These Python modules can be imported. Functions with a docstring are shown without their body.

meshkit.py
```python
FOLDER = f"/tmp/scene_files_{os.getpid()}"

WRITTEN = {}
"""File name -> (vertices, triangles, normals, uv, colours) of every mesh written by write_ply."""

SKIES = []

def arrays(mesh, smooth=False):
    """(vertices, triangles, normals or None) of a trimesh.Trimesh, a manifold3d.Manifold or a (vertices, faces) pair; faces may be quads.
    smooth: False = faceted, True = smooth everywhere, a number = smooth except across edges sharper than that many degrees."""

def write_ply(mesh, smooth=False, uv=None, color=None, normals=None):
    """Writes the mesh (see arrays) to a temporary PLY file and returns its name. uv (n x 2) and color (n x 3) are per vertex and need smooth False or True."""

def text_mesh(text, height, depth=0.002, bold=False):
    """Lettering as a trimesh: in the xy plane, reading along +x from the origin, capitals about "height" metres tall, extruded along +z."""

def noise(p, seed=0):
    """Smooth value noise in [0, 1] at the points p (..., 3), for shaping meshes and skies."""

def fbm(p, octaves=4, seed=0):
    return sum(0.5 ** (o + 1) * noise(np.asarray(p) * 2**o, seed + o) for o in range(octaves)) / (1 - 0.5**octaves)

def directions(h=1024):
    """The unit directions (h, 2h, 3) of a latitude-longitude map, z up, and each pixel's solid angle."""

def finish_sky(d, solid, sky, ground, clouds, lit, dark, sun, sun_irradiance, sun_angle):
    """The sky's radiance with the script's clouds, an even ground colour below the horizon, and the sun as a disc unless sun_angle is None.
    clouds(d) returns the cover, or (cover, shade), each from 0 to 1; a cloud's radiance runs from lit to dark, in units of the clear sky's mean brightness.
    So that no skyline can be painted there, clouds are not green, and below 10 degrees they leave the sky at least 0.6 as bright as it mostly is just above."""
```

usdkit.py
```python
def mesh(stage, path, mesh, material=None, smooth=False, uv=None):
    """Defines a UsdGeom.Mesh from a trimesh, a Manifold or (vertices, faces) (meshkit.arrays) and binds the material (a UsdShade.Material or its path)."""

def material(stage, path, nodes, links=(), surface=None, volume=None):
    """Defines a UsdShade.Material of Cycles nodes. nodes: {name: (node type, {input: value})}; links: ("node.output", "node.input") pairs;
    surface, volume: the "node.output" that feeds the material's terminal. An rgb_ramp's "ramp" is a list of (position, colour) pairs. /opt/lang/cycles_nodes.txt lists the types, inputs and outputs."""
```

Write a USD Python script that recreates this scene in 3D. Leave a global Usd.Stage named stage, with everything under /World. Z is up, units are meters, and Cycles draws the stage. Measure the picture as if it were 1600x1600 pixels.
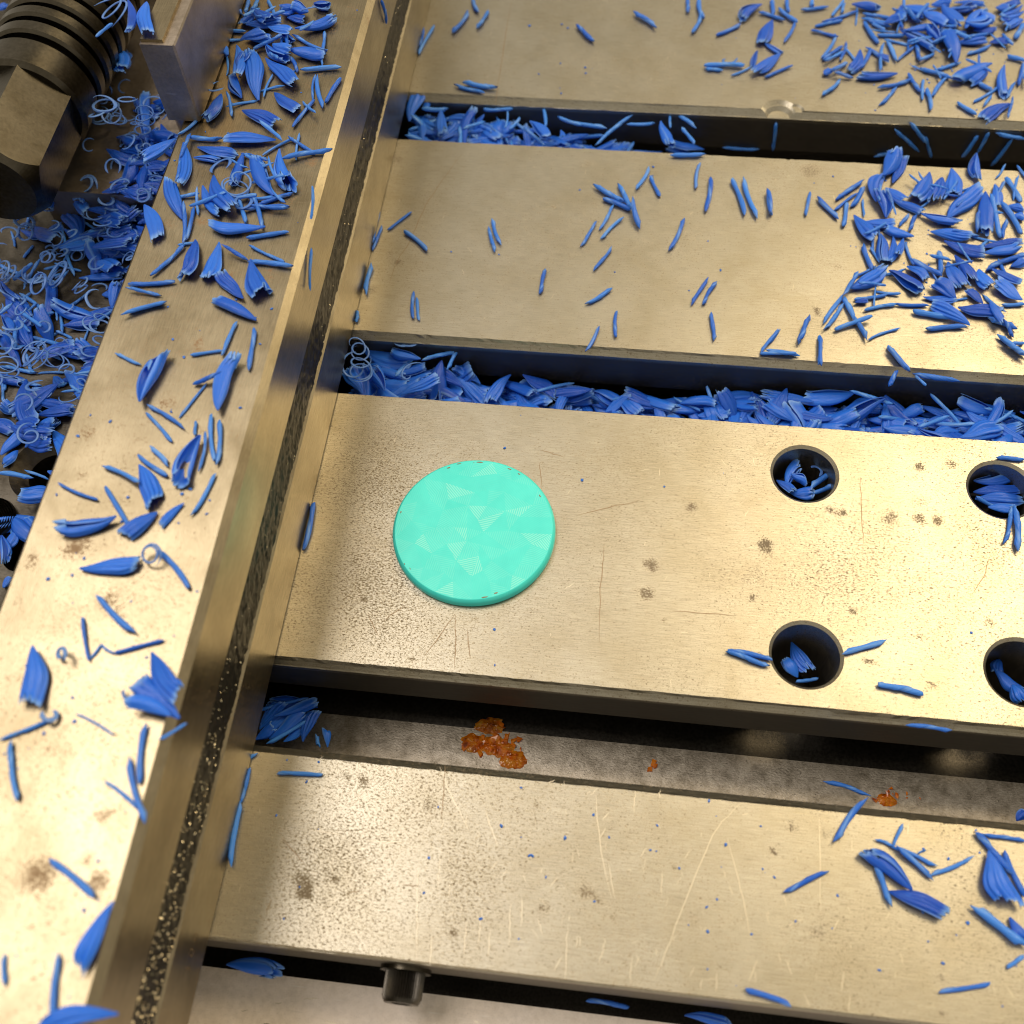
import math, random
import numpy as np, trimesh, manifold3d as m3, usdkit, meshkit
from shapely.geometry import Polygon
from pxr import Usd, UsdGeom, UsdLux, UsdShade, Gf, Sdf, Vt

random.seed(11); rng = np.random.default_rng(11)
stage = Usd.Stage.CreateInMemory()
UsdGeom.SetStageUpAxis(stage, 'Z'); UsdGeom.SetStageMetersPerUnit(stage, 1.0)
UsdGeom.Xform.Define(stage, '/World')
MM = 0.001                                   # everything below is modelled in millimetres

# ------------------------------------------------------------------ camera
cam = UsdGeom.Camera.Define(stage, '/World/camera')
right, up, back = (0.992656, 0.114797, -0.038151), (-0.081331, 0.866786, 0.492003), (0.089549, -0.485287, 0.869757)
eye = (48.679 * MM, -169.790 * MM, 153.478 * MM)
cam.AddTransformOp().Set(Gf.Matrix4d(*right, 0, *up, 0, *back, 0, *eye, 1))
cam.CreateHorizontalApertureAttr(24.0); cam.CreateVerticalApertureAttr(24.0); cam.CreateFocalLengthAttr(24.0 * 1.0643)
cam.CreateClippingRangeAttr((0.004, 50.0))
cam.CreateFStopAttr(15.0); cam.CreateFocusDistanceAttr(0.178)
cam.CreateExposureAttr(0.24)

# ------------------------------------------------------------------ light: workshop lamps overhead, plus an added low one
def rect_light(name, pos, target, w, h, color, radiance):
    l = UsdLux.RectLight.Define(stage, '/World/' + name)
    p, t = np.array(pos, float), np.array(target, float)
    z = (p - t) / np.linalg.norm(p - t); x = np.cross([0, 1, 0], z); x /= np.linalg.norm(x); y = np.cross(z, x)
    l.AddTransformOp().Set(Gf.Matrix4d(*x, 0, *y, 0, *z, 0, *p, 1))
    l.CreateWidthAttr(w); l.CreateHeightAttr(h); l.CreateColorAttr(Gf.Vec3f(*color)); l.CreateIntensityAttr(radiance)
    l.CreateNormalizeAttr(False)
    return l
rect_light('ceiling_lamp_white', (-0.62, 0.20, 1.55), (0.02, -0.09, 0), 0.66, 0.86, (1.0, 0.89, 0.80), 7.4)
rect_light('ceiling_lamp_warm', (0.75, 0.72, 1.45), (0.04, -0.06, 0), 0.74, 0.70, (1.0, 0.77, 0.45), 9.4)
rect_light('work_lamp', (0.98, 0.86, 0.44), (0.02, -0.07, 0.0), 0.46, 0.34, (1.0, 0.80, 0.50), 4.6)  # unseen low lamp, added so the jaw chamfer and shavings catch warm light
dome = UsdLux.DomeLight.Define(stage, '/World/room_light')
usdkit.material(stage, '/World/Looks/room_air', {'b': ('background_shader', {'color': (1.0, 0.885, 0.70), 'strength': 0.52})}, surface='b.background')
UsdShade.MaterialBindingAPI.Apply(dome.GetPrim()).Bind(UsdShade.Material.Get(stage, '/World/Looks/room_air'))

# ---- measured marks (0.1 mm): x,y,radius,strength
STAINS = '''173,-1297,109,100 206,-1293,45,100 147,-1290,69,80 271,-1320,90,90 122,-1454,115,120 110,-1438,138,80 130,-1436,82,80 157,-1433,66,100 188,-1416,38,100 144,-1422,44,100 149,-1464,109,40 330,-1486,64,100 380,-1418,59,80 444,-1439,91,100 422,-1306,56,80 370,-1276,56,80 327,-1518,105,30 560,-913,137,90 557,-962,152,90 585,-1001,63,90 620,-800,123,90 737,-858,137,100 742,-869,69,120 715,-956,73,80 599,-917,174,50 723,-919,319,45 419,-841,64,70 525,-854,76,50 763,-782,203,35 91,-953,97,70 119,-1017,85,90 208,-1107,63,90 226,-1091,58,70 301,-1031,83,60 243,-1063,98,50 161,-1063,123,40 499,-1415,133,80 518,-1422,55,90 537,-1440,95,70 622,-1367,64,100 558,-1348,48,100 748,-1331,52,140 654,-1285,44,80 645,-1434,116,60 683,-1426,147,50 589,-1404,72,70 519,-1276,89,60 591,-1367,52,60 772,-1298,98,80 822,-30,244,70 867,-271,129,70 866,-290,68,60 828,-379,90,100 857,-417,55,40 335,-162,92,70 391,-45,157,60 10,-56,160,70 490,-197,90,80 94,-89,237,30 271,321,111,70 365,327,76,60 577,-206,149,40 169,-258,227,40 58,-327,117,100 41,-305,98,70 20,-398,115,70 932,-793,188,70 979,-789,125,80 1005,-790,93,90 837,-787,88,90 859,-789,94,90 986,-692,89,90 1035,-684,128,70 737,-866,124,80 716,-957,85,90 869,-960,72,90 977,-1069,80,80 1070,-960,100,70 965,-994,88,70 928,-924,181,40 980,-759,157,50 882,-1039,64,80 895,-1041,58,70 804,-1432,114,80 748,-1331,61,110 1021,-1451,76,90 964,-1467,53,80 781,-1410,92,60 947,-1356,104,50 819,-1301,71,70 771,-1299,81,60 960,-1511,48,80'''
SPECKS = '''108,-788,1173,55 141,-975,1313,55 156,-1373,1702,50 311,-1321,1797,48 189,-1455,1306,48 257,-1073,877,40 864,-905,1169,50 1034,-833,982,40 650,-1320,1747,30 479,-1382,1392,35 737,-1004,1148,30 421,-709,1064,25'''
BRIGHT_SCRATCHES = '''499,-1285 503,-1314 513,-1367 530,-1422
524,-1377 535,-1422
700,-1275 672,-1307 655,-1341 622,-1433 602,-1495 592,-1517
683,-1325 695,-1367 706,-1405 717,-1455
475,-1461 478,-1530
489,-1474 489,-1488
520,-1504 526,-1482
562,-1493 562,-1525
654,-1509 652,-1522
713,-1506 725,-1477
554,-1272 553,-1304
596,-1380 597,-1411
593,-1478 594,-1488
588,-1269 588,-1281
754,-1437 779,-1422
673,-1499 672,-1522
472,-1501 462,-1520
274,-1268 294,-1304 329,-1353
348,-1326 369,-1369
396,-1442 400,-1495
359,-1454 360,-1500
411,-1435 414,-1471
340,-1471 343,-1514
293,-1395 295,-1432
265,-1409 281,-1528
297,-1494 300,-1533
187,-1382 243,-1378
103,-1376 152,-1378
435,-1458 443,-1478
311,-1425 313,-1446
373,-1480 375,-1513
808,-1282 808,-1334 807,-1414
755,-1436 786,-1419
760,-1472 769,-1492
784,-1512 791,-1526
836,-1479 831,-1504
842,-1507 839,-1528
1017,-888 906,-1009 815,-1125
940,-871 929,-897
901,-917 882,-939
734,-678 737,-670
30,-170 32,-175'''
DARK_SCRATCHES = '''281,-1267 285,-1307 288,-1342
247,-1435 270,-1434
69,-1391 111,-1426
175,-1454 191,-1449
73,-1472 69,-1491
482,-885 482,-919 482,-953 482,-991 486,-1055
432,-839 482,-819 533,-801
592,-991 689,-990
886,-723 885,-790 886,-845
1077,-851 1065,-887 1044,-920
363,-744 367,-761 373,-792
361,-718 402,-729
216,-791 239,-761
261,-1029 244,-1069 225,-1104
263,-1029 269,-1071 274,-1118
285,-1054 289,-1075 295,-1100
127,-1043 151,-1078
184,-1021 154,-1051
47,-384 53,-320 68,-279 77,-221 86,-175 105,-117 135,-35
184,107 181,255 179,447
-6,435 -5,305 0,143'''
# ---- shavings: kind, end a, end b (0.1 mm), width (0.01 mm)
CHIPS = '''
@heap on the bar
F -220 -195 329 -280 -78 329 259
F -207 -105 330 -143 -95 330 296
F -115 -119 329 -45 -82 329 260
F -115 -168 330 -43 -181 330 272
F -203 -137 329 -144 -141 329 258
F -141 -290 332 -188 -166 332 353
F -151 -192 331 -82 -257 331 302
F -162 -162 329 -112 -197 329 238
F -200 -173 341 -179 -252 341 187
F -120 -272 328 -69 -316 328 230
F -160 -315 330 -87 -347 330 277
F -173 -291 328 -205 -237 328 207
F -200 -286 330 -213 -351 330 280
F -92 -379 330 -179 -386 330 274
F -217 -407 328 -141 -422 328 224
F -216 -427 326 -169 -430 326 143
F -235 -399 328 -214 -497 328 216
F -200 -562 328 -249 -474 328 218
F -255 -390 328 -302 -443 328 231
F -263 -532 329 -220 -606 329 261
F -189 -497 329 -133 -556 329 263
F -181 -470 329 -122 -552 339 249
F -139 -416 327 -137 -491 327 196
F -74 -507 330 -125 -418 330 267
F -86 -411 330 -46 -498 330 289
F -66 -574 329 -156 -577 329 237
F -162 -600 330 -154 -687 330 284
F -127 -604 329 -126 -682 329 254
F -68 -709 328 -120 -658 328 221
F -76 -637 330 -40 -712 330 295
F -39 -743 327 -113 -708 327 197
F -122 -53 330 -157 -72 330 281
F -100 -43 328 -70 -47 328 211
F -139 -78 328 -101 -86 328 209
F -198 -70 327 -217 -109 327 192
F -145 -114 327 -116 -149 327 172
N -284 -143 325 -243 -267 325 88
N -263 -203 329 -244 -291 329 60
N -269 -144 326 -226 -219 326 89
N -224 -178 324 -209 -232 324 47
N -304 -72 326 -274 -54 326 99
N -272 -65 324 -246 -74 324 56
N -254 -48 326 -222 -73 326 106
N -219 -36 325 -218 -69 325 88
N -203 -35 325 -207 -63 325 88
N -193 -285 335 -178 -328 324 66
N -240 -118 325 -208 -119 325 76
N -140 -125 331 -131 -163 325 69
N -132 -120 331 -119 -165 331 69
N -118 -126 325 -58 -163 325 75
N -67 -112 325 -58 -169 329 68
N -60 -180 334 -53 -197 324 47
N -86 -212 326 -23 -200 326 94
N -63 -223 324 -54 -281 324 53
N -57 -233 329 -34 -296 325 86
N -18 -227 325 -30 -286 325 86
N -51 -282 325 -73 -347 325 72
N -67 -371 324 -108 -412 324 51
N -123 -351 336 -79 -387 336 78
N -59 -361 324 -53 -419 324 51
N -68 -419 329 -2 -396 326 95
N -233 -385 326 -184 -385 326 90
N -88 -519 325 -42 -492 325 80
N -106 -531 325 -47 -518 325 80
N -125 -505 325 -99 -557 325 80
N -97 -508 330 -71 -566 325 86
N -190 -501 334 -178 -547 324 50
N -201 -534 333 -182 -607 325 80
N -187 -535 325 -182 -600 325 73
N -90 -589 325 -31 -571 325 85
N -182 -612 325 -215 -674 325 72
N -192 -610 324 -166 -604 324 54
N -117 -614 334 -81 -632 325 72
N -82 -604 324 -24 -631 324 60
N -73 -634 326 -11 -639 326 89
N -245 -694 325 -177 -683 325 83
N -242 -702 329 -194 -709 324 65
N -231 -744 324 -183 -721 324 64
N -141 -413 325 -91 -434 335 70
C -215 -272 337 290 168 28 181
C -166 -451 333 138 185 40 219
C -138 -493 333 17 53 65 201
C -109 -517 334 156 359 97 137
@on the face
N 4 -514 364 4 -552 334 54
N 4 -585 305 4 -634 270 55
N 4 24 293 4 35 236 72
N 4 -1362 -10689 4 -1523 -10507 318
@along the bar foot
N 1 251 4 21 344 4 78
N 2 277 3 -1 343 3 69
N -5 258 2 -13 323 2 52
N 23 -252 3 59 -203 3 61
N 56 -254 5 107 -298 5 98
N -3 -213 3 -1 -285 3 69
N 10 -243 3 2 -305 3 68
N 7 -344 5 7 -411 5 104
N 95 -401 4 104 -463 4 80
N 105 -414 3 115 -464 3 73
N 2 -453 4 4 -479 4 80
@beside the screw
C -534 -90 164 303 41 49 136
C -539 -113 158 21 141 55 105
C -532 -144 146 316 67 67 195
C -482 -173 164 81 23 89 177
C -504 -131 164 6 280 0 149
C -502 -68 153 157 254 20 152
C -432 -111 147 290 55 14 241
C -433 -189 158 161 113 79 162
C -398 -131 145 115 52 50 135
C -438 -322 153 85 287 1 206
C -454 -293 165 30 303 36 178
C -364 -315 166 143 304 93 127
C -385 -347 154 86 113 67 127
C -515 -232 158 166 266 22 146
C -424 -232 157 38 58 63 116
F -423 -212 135 -475 -54 135 289
F -535 7 134 -547 68 134 270
N -625 94 130 -607 160 130 78
C -555 91 149 287 249 19 222
F -845 167 132 -838 188 132 199
N -675 139 130 -654 116 130 91
@bed left of the bar
C -660 -315 74 287 304 71 180
C -600 -317 80 338 136 99 149
C -507 -329 84 291 40 71 251
C -554 -400 87 144 55 55 145
C -544 -416 76 345 264 40 116
C -545 -422 62 151 114 63 102
C -610 -487 90 332 208 98 171
C -611 -512 68 296 117 15 271
C -564 -492 74 26 68 82 171
C -585 -468 66 189 308 25 144
C -479 -502 77 199 253 86 170
C -490 -541 70 160 38 5 141
C -524 -409 62 70 231 92 146
C -650 -393 89 172 123 45 175
C -619 -376 82 309 76 79 176
C -518 -629 74 213 121 73 115
C -476 -722 77 248 284 0 166
C -580 -399 63 53 251 21 94
C -460 -402 68 17 353 60 175
C -470 -497 88 125 78 36 127
F -542 -667 58 -605 -595 58 238
F -535 -633 60 -585 -566 60 310
F -520 -592 59 -550 -458 59 273
F -486 -450 59 -476 -403 59 294
F -461 -458 70 -502 -384 70 280
F -501 -464 57 -420 -450 57 204
F -489 -572 59 -415 -533 59 270
F -595 -516 56 -560 -565 56 186
F -415 -647 59 -463 -606 59 293
F -410 -726 58 -450 -663 58 260
F -480 -681 56 -454 -699 56 192
F -514 -764 57 -552 -744 57 203
F -446 -739 58 -417 -759 58 229
F -480 -826 59 -443 -762 59 267
F -515 -845 59 -488 -795 59 265
F -523 -368 61 -577 -299 61 331
F -492 -292 60 -427 -320 60 302
F -496 -357 60 -416 -379 60 312
F -486 -322 58 -421 -353 58 239
F -584 -272 58 -612 -283 58 244
F -446 -501 58 -411 -480 58 230
F -605 -564 68 -570 -604 68 199
F -603 -359 57 -567 -336 57 210
N -546 -600 55 -487 -614 55 90
N -599 -507 54 -543 -540 54 86
N -575 -667 55 -515 -676 55 94
N -525 -743 54 -462 -736 54 81
N -510 -712 54 -451 -693 54 77
N -588 -637 63 -547 -633 66 73
N -517 -624 55 -480 -643 55 89
N -557 -388 54 -516 -455 54 82
N -661 -444 55 -614 -463 55 88
@bar top
F -73 -948 330 -81 -1029 330 277
N -82 -922 324 -78 -944 324 56
F -136 -998 328 -97 -1058 328 232
F -95 -1067 328 -132 -1109 328 217
F -67 -1048 325 -90 -1087 325 129
F -142 -1087 329 -222 -1113 329 258
F -171 -1157 328 -90 -1142 328 227
C -82 -1130 335 244 49 94 140
N -76 -1120 325 -24 -1167 325 85
N -137 -1192 326 -78 -1235 326 91
N -240 -1037 324 -180 -1056 324 55
N -185 -1003 325 -128 -1028 334 72
N -146 -984 325 -98 -1012 325 77
N -131 -970 325 -101 -993 325 81
N -175 -1035 325 -126 -1090 325 84
N -34 -1004 324 -48 -1065 324 63
N -65 -911 325 -42 -982 325 73
N -48 -919 325 -34 -987 325 77
N -61 -940 328 -56 -1000 324 51
N -153 -903 325 -95 -933 325 70
N -154 -914 324 -106 -957 324 65
N -84 -859 323 -107 -916 323 44
N -147 -1220 323 -137 -1249 323 43
F -172 -903 332 -163 -805 332 336
N -225 -819 324 -188 -835 324 54
F -60 -907 330 -59 -806 330 278
N -119 -812 324 -76 -800 324 54
N -68 -749 325 -74 -809 325 68
N -101 -862 325 -63 -847 336 80
N -38 -758 325 -30 -831 325 82
N -236 -750 328 -180 -723 328 70
@bed left of the bar
N -464 -869 53 -423 -879 53 57
F -486 -835 57 -504 -868 57 210
F -402 -985 55 -438 -951 55 152
N -458 -963 54 -437 -1002 54 66
F -434 -977 61 -445 -1020 61 202
F -452 -993 67 -424 -1041 67 201
F -428 -1077 55 -422 -1057 55 148
@bar top
N -147 -1222 326 -123 -1275 324 53
N -122 -1272 323 -114 -1253 323 39
N -113 -1254 325 -96 -1262 323 39
N -95 -1262 324 -39 -1239 324 61
F -189 -1264 330 -165 -1349 330 291
N -195 -1380 324 -143 -1350 324 59
C -146 -1346 335 254 282 34 100
C -154 -1278 337 83 261 50 90
F 10 -1335 330 -60 -1291 330 277
F -51 -1260 329 9 -1323 339 236
F 3 -1332 338 -54 -1318 338 180
C -59 -1311 336 192 313 31 101
N -9 -1361 324 16 -1339 324 50
N -184 -1384 325 -153 -1446 325 79
N -116 -1340 323 -65 -1360 323 34
N -32 -1347 325 -19 -1413 325 83
N -39 -1390 325 -1 -1454 325 86
N -57 -1415 324 -14 -1439 324 53
N -92 -1506 326 -31 -1538 326 90
F -11 -1541 329 -30 -1623 329 239
N -53 -1600 325 -39 -1661 325 75
F 25 -1642 327 -67 -1671 327 185
N -111 -1608 324 -100 -1634 324 57
@along the bar foot
N -19 -1298 3 4 -1279 3 73
N 2 -1300 3 0 -1352 3 72
N 0 -1351 5 5 -1434 5 101
@front land
N 44 -1302 4 108 -1298 4 75
@front slot
F -29 -1216 -118 5 -1166 -118 271
F -15 -1221 -117 40 -1159 -117 302
F 49 -1158 -118 -40 -1157 -118 257
F 8 -1222 -118 53 -1178 -118 270
F -39 -1203 -119 -6 -1153 -109 240
F -14 -1185 -107 53 -1151 -107 224
F 34 -1218 -110 49 -1164 -110 191
N -15 -1229 -111 40 -1185 -111 76
N -40 -1176 -110 32 -1149 -110 71
F -34 -1226 -108 -9 -1197 -108 190
F 78 -1221 -121 66 -1188 -121 174
N 56 -1205 -122 62 -1221 -122 79
@gap in front of the table
F -4 -1545 -118 84 -1547 -118 257
F 227 -1537 -121 279 -1541 -121 170
N 510 -1538 -122 568 -1541 -122 80
F 645 -1540 -121 715 -1545 -121 177
@back right heap
F 718 460 9 672 404 9 303
N 744 474 5 748 424 5 112
F 744 409 9 721 323 9 290
N 719 434 4 770 411 4 86
N 757 445 5 797 405 5 103
N 776 477 5 778 437 5 104
N 795 402 4 771 339 4 85
N 830 479 5 829 459 5 113
N 810 446 4 861 460 4 86
N 629 352 4 679 388 4 94
F 728 333 4 765 301 4 126
F 764 300 9 703 228 9 300
F 713 310 4 703 253 4 125
N 605 254 6 687 259 6 117
N 609 244 4 642 243 4 83
C 652 267 14 18 85 52 99
N 663 227 3 700 254 3 58
N 732 228 4 783 265 4 75
N 871 431 4 898 486 4 78
N 835 395 4 892 418 4 85
N 854 409 4 922 447 4 86
N 828 382 4 880 363 4 76
N 877 358 4 849 293 4 92
N 849 287 5 889 333 5 100
N 853 277 10 888 315 4 83
N 900 344 4 885 290 4 84
F 933 323 7 905 241 7 241
N 948 324 5 925 264 5 100
N 942 331 4 969 301 4 92
N 970 338 10 962 257 10 91
F 958 299 15 986 294 6 200
F 849 241 6 866 255 6 206
N 864 244 13 897 280 5 99
N 872 242 12 906 236 4 82
F 998 247 7 907 235 7 238
N 846 180 5 883 224 5 98
N 960 209 5 1023 234 5 98
N 960 159 4 992 211 4 89
N 984 352 5 997 296 5 100
N 1001 298 4 1036 341 4 75
N 1019 255 5 1039 202 5 98
N 1048 240 4 1042 180 4 81
N 1054 212 5 1059 151 5 97
N 1092 248 5 1062 192 5 98
N 1042 343 5 1044 299 5 100
N 1044 293 10 1075 321 4 83
F 1018 465 10 1010 399 10 308
F 913 467 8 976 458 8 267
N 938 440 5 992 430 5 103
N 938 427 4 987 414 4 94
N 946 419 4 991 405 4 85
N 954 410 4 980 392 4 76
N 937 413 5 963 347 5 110
N 964 374 4 1018 377 4 93
F 1021 467 13 1076 424 13 428
N 1023 447 18 1049 419 6 128
F 1013 393 9 1087 334 9 303
F 1014 374 18 1093 408 7 220
F 1081 477 8 1128 487 8 267
F 1100 466 12 1136 397 12 392
F 1131 383 22 1185 472 7 221
F 1140 394 24 1196 428 11 347
F 1162 399 7 1215 403 7 219
N 1095 421 16 1086 353 4 93
F 1123 291 11 1104 403 11 343
F 1126 358 8 1192 375 8 243
F 1129 494 6 1207 486 6 180
N 1116 378 18 1148 363 14 101
N 1144 325 4 1193 354 4 91
F 1191 366 7 1244 373 7 217
F 1213 472 8 1242 474 8 265
F 1273 486 6 1220 444 6 179
F 1264 444 8 1224 415 8 245
F 1266 453 15 1218 424 15 191
F 1232 488 7 1274 497 7 236
N 1245 380 6 1266 426 6 134
N 1224 323 5 1254 313 5 107
N 1253 300 5 1236 239 5 114
N 1078 272 4 1124 297 4 82
N 1048 272 5 1102 251 5 107
F 1187 295 11 1103 235 11 349
F 1178 278 9 1134 230 9 294
N 1156 237 5 1182 217 5 105
F 1208 295 7 1198 192 7 236
N 1144 181 3 1197 229 3 73
N 1227 242 4 1209 197 4 89
N 1110 175 5 1144 145 5 96
F 1212 185 9 1145 125 9 300
N 1216 184 15 1200 128 15 72
N 1180 201 4 1162 173 4 80
@back slot
N 757 122 -24 762 122 -91 89
N 996 122 -27 1050 122 -72 97
N 1022 122 -10 1061 122 -51 104
N 1058 122 -40 1083 122 -91 81
N 1157 122 -29 1144 122 -87 96
N 1175 122 -20 1170 122 -69 88
N 1225 122 -35 1209 122 -104 96
N 1193 122 -22 1246 122 -31 96
N 661 122 -92 732 122 -93 84
N 973 122 -93 999 122 -86 91
@right heap
F 959 -50 10 988 37 10 311
F 971 -62 6 1000 17 6 192
F 932 -110 9 942 -27 9 282
F 959 -154 9 946 -84 20 303
F 958 -74 8 997 -113 8 250
F 966 -100 6 1026 -133 6 187
F 1046 -30 11 1011 -110 11 342
F 1065 -40 10 1044 -113 10 320
F 1089 -17 10 1081 -96 10 321
F 1130 33 8 1124 -45 8 262
F 1064 -143 10 1136 -59 10 339
F 1164 -49 7 1161 -111 7 218
F 1139 -75 10 1130 -186 10 336
N 1148 -91 18 1157 -183 5 114
N 1118 -134 18 1119 -170 5 107
F 895 -151 9 933 -212 9 305
F 1001 -197 7 947 -179 7 232
F 913 -167 7 971 -167 7 216
F 943 -194 8 944 -264 8 242
F 970 -198 6 957 -265 6 183
F 984 -200 5 965 -251 12 153
F 1016 -140 8 1096 -158 8 254
F 1033 -183 8 1108 -189 8 252
F 1054 -208 9 1129 -231 9 279
N 908 -222 5 923 -279 5 112
N 923 -226 3 938 -260 3 59
F 881 -335 9 953 -277 9 305
F 955 -281 10 1014 -329 10 333
F 988 -265 8 1020 -300 8 247
N 992 -253 6 1044 -285 6 122
N 1045 -227 5 1046 -281 5 111
F 1066 -340 11 1030 -298 11 359
F 1053 -254 10 1079 -320 10 333
F 1075 -235 9 1103 -305 9 276
F 1113 -344 7 1083 -313 7 234
F 1108 -268 9 1126 -315 9 303
F 1179 -334 10 1131 -289 10 330
F 1132 -264 8 1181 -298 8 245
F 1123 -209 6 1199 -188 6 191
F 1124 -230 7 1197 -208 7 220
N 1124 -263 6 1196 -223 6 122
F 1170 -252 6 1197 -238 6 189
F 1009 -340 5 1070 -342 5 177
F 1086 -395 9 1019 -350 9 298
F 1067 -360 9 1146 -368 9 298
N 990 -373 6 1053 -382 6 119
N 1013 -410 5 1075 -398 5 107
N 961 -359 4 1014 -356 4 74
N 905 -375 4 961 -357 4 80
N 889 -354 4 947 -338 4 75
F 889 -360 8 914 -354 4 120
N 894 -299 16 869 -354 16 98
N 869 -347 5 833 -409 5 97
N 867 -369 5 838 -425 5 97
N 870 -352 6 887 -398 6 120
N 887 -398 6 907 -437 6 118
N 853 -425 5 915 -395 12 96
N 909 -440 3 963 -411 3 56
N 865 -107 5 915 -59 5 104
N 862 -135 3 902 -90 3 73
N 893 -127 5 917 -75 5 116
N 883 -118 5 876 -178 5 103
N 913 -105 3 915 -147 3 54
N 829 -110 5 865 -157 5 109
N 816 -95 4 806 -154 4 79
N 736 -95 4 742 -159 4 85
N 809 -400 4 788 -459 4 90
N 827 -441 4 825 -504 4 84
N 756 -434 3 737 -466 3 73
N 737 -481 4 787 -485 4 89
N 941 -455 5 975 -504 5 100
N 1134 -416 6 1170 -455 6 117
N 1152 -433 10 1174 -427 3 72
N 1185 -29 5 1205 -90 5 109
F 1180 -100 5 1211 -106 5 165
N 1172 -97 6 1198 -172 6 125
F 1189 -124 6 1208 -131 6 185
N 1173 -141 5 1161 -182 5 95
N 1121 -379 6 1160 -393 6 135
N 1143 -385 12 1156 -413 4 90
F 1118 -348 16 1140 -400 16 156
N 1147 -345 4 1184 -339 4 79
N 997 -138 4 978 -167 4 84
N 1008 -141 5 996 -179 5 96
@on the slot lip
N 953 -507 5 941 -539 5 99
N 987 -513 5 1051 -517 5 109
N 985 -513 3 1002 -532 3 60
@second land
N 408 -110 6 463 -148 6 124
N 424 -141 5 479 -165 5 115
N 454 -106 5 479 -169 12 116
N 478 -151 15 497 -208 6 122
N 444 -158 4 426 -219 4 76
N 462 -188 4 428 -242 4 76
N 414 -204 4 394 -264 4 75
N 509 -52 4 487 -110 4 86
N 510 -74 4 532 -126 4 85
N 602 -34 4 598 -99 4 78
N 580 -185 5 559 -262 5 98
N 218 -213 4 239 -272 4 91
N 213 -233 4 233 -290 4 83
N 450 -265 4 421 -321 4 74
N 550 -14 5 612 -9 5 102
@back land
N 452 412 6 499 371 6 121
N 330 364 6 369 314 6 120
N 92 393 5 66 324 5 113
N 135 400 5 116 342 5 96
N 93 435 5 109 395 5 106
N 96 156 4 153 141 4 91
N 116 165 6 176 153 6 125
N 564 464 5 565 423 5 104
N 586 464 6 596 404 6 121
N 596 418 5 579 355 5 103
@back slot
F 2 73 -13 28 175 -13 399
F 49 176 -19 31 101 -19 189
F 68 107 -17 84 25 -17 256
N 35 102 -12 80 111 -20 117
F 125 -5 -19 128 125 -19 206
N 118 51 -12 127 -12 -12 106
N 126 52 -13 163 82 -21 91
N 158 117 -21 218 125 -21 92
N 209 117 -22 210 69 -22 58
F 262 89 -16 304 40 -16 295
N 282 133 -21 293 74 -21 83
N 314 105 -21 361 87 -21 91
N 348 92 -21 410 84 -21 98
N 459 120 -21 398 34 -21 98
N 458 95 -21 511 101 -21 82
F 523 103 -17 550 30 -17 252
N 542 140 -22 544 93 -22 66
N 550 139 -21 594 100 -21 98
N 568 93 -21 596 49 -21 89
N 236 99 -21 219 63 -21 82
F 325 70 -21 332 42 -21 122
@second land
N 330 -328 4 328 -385 4 94
N 455 -365 4 415 -403 4 93
N 467 -416 4 470 -474 4 80
N 440 -455 4 423 -509 4 79
N 642 -332 4 621 -386 4 93
N 629 -326 4 601 -386 4 81
N 636 -407 4 645 -464 4 91
N 669 -72 5 696 -162 5 110
N 687 -70 5 715 -166 5 110
N 737 -100 10 741 -158 10 98
N 629 -71 5 621 -160 5 111
N 724 -488 4 783 -487 10 89
N 724 -485 4 753 -439 8 79
N 805 -408 10 791 -459 10 102
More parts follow.
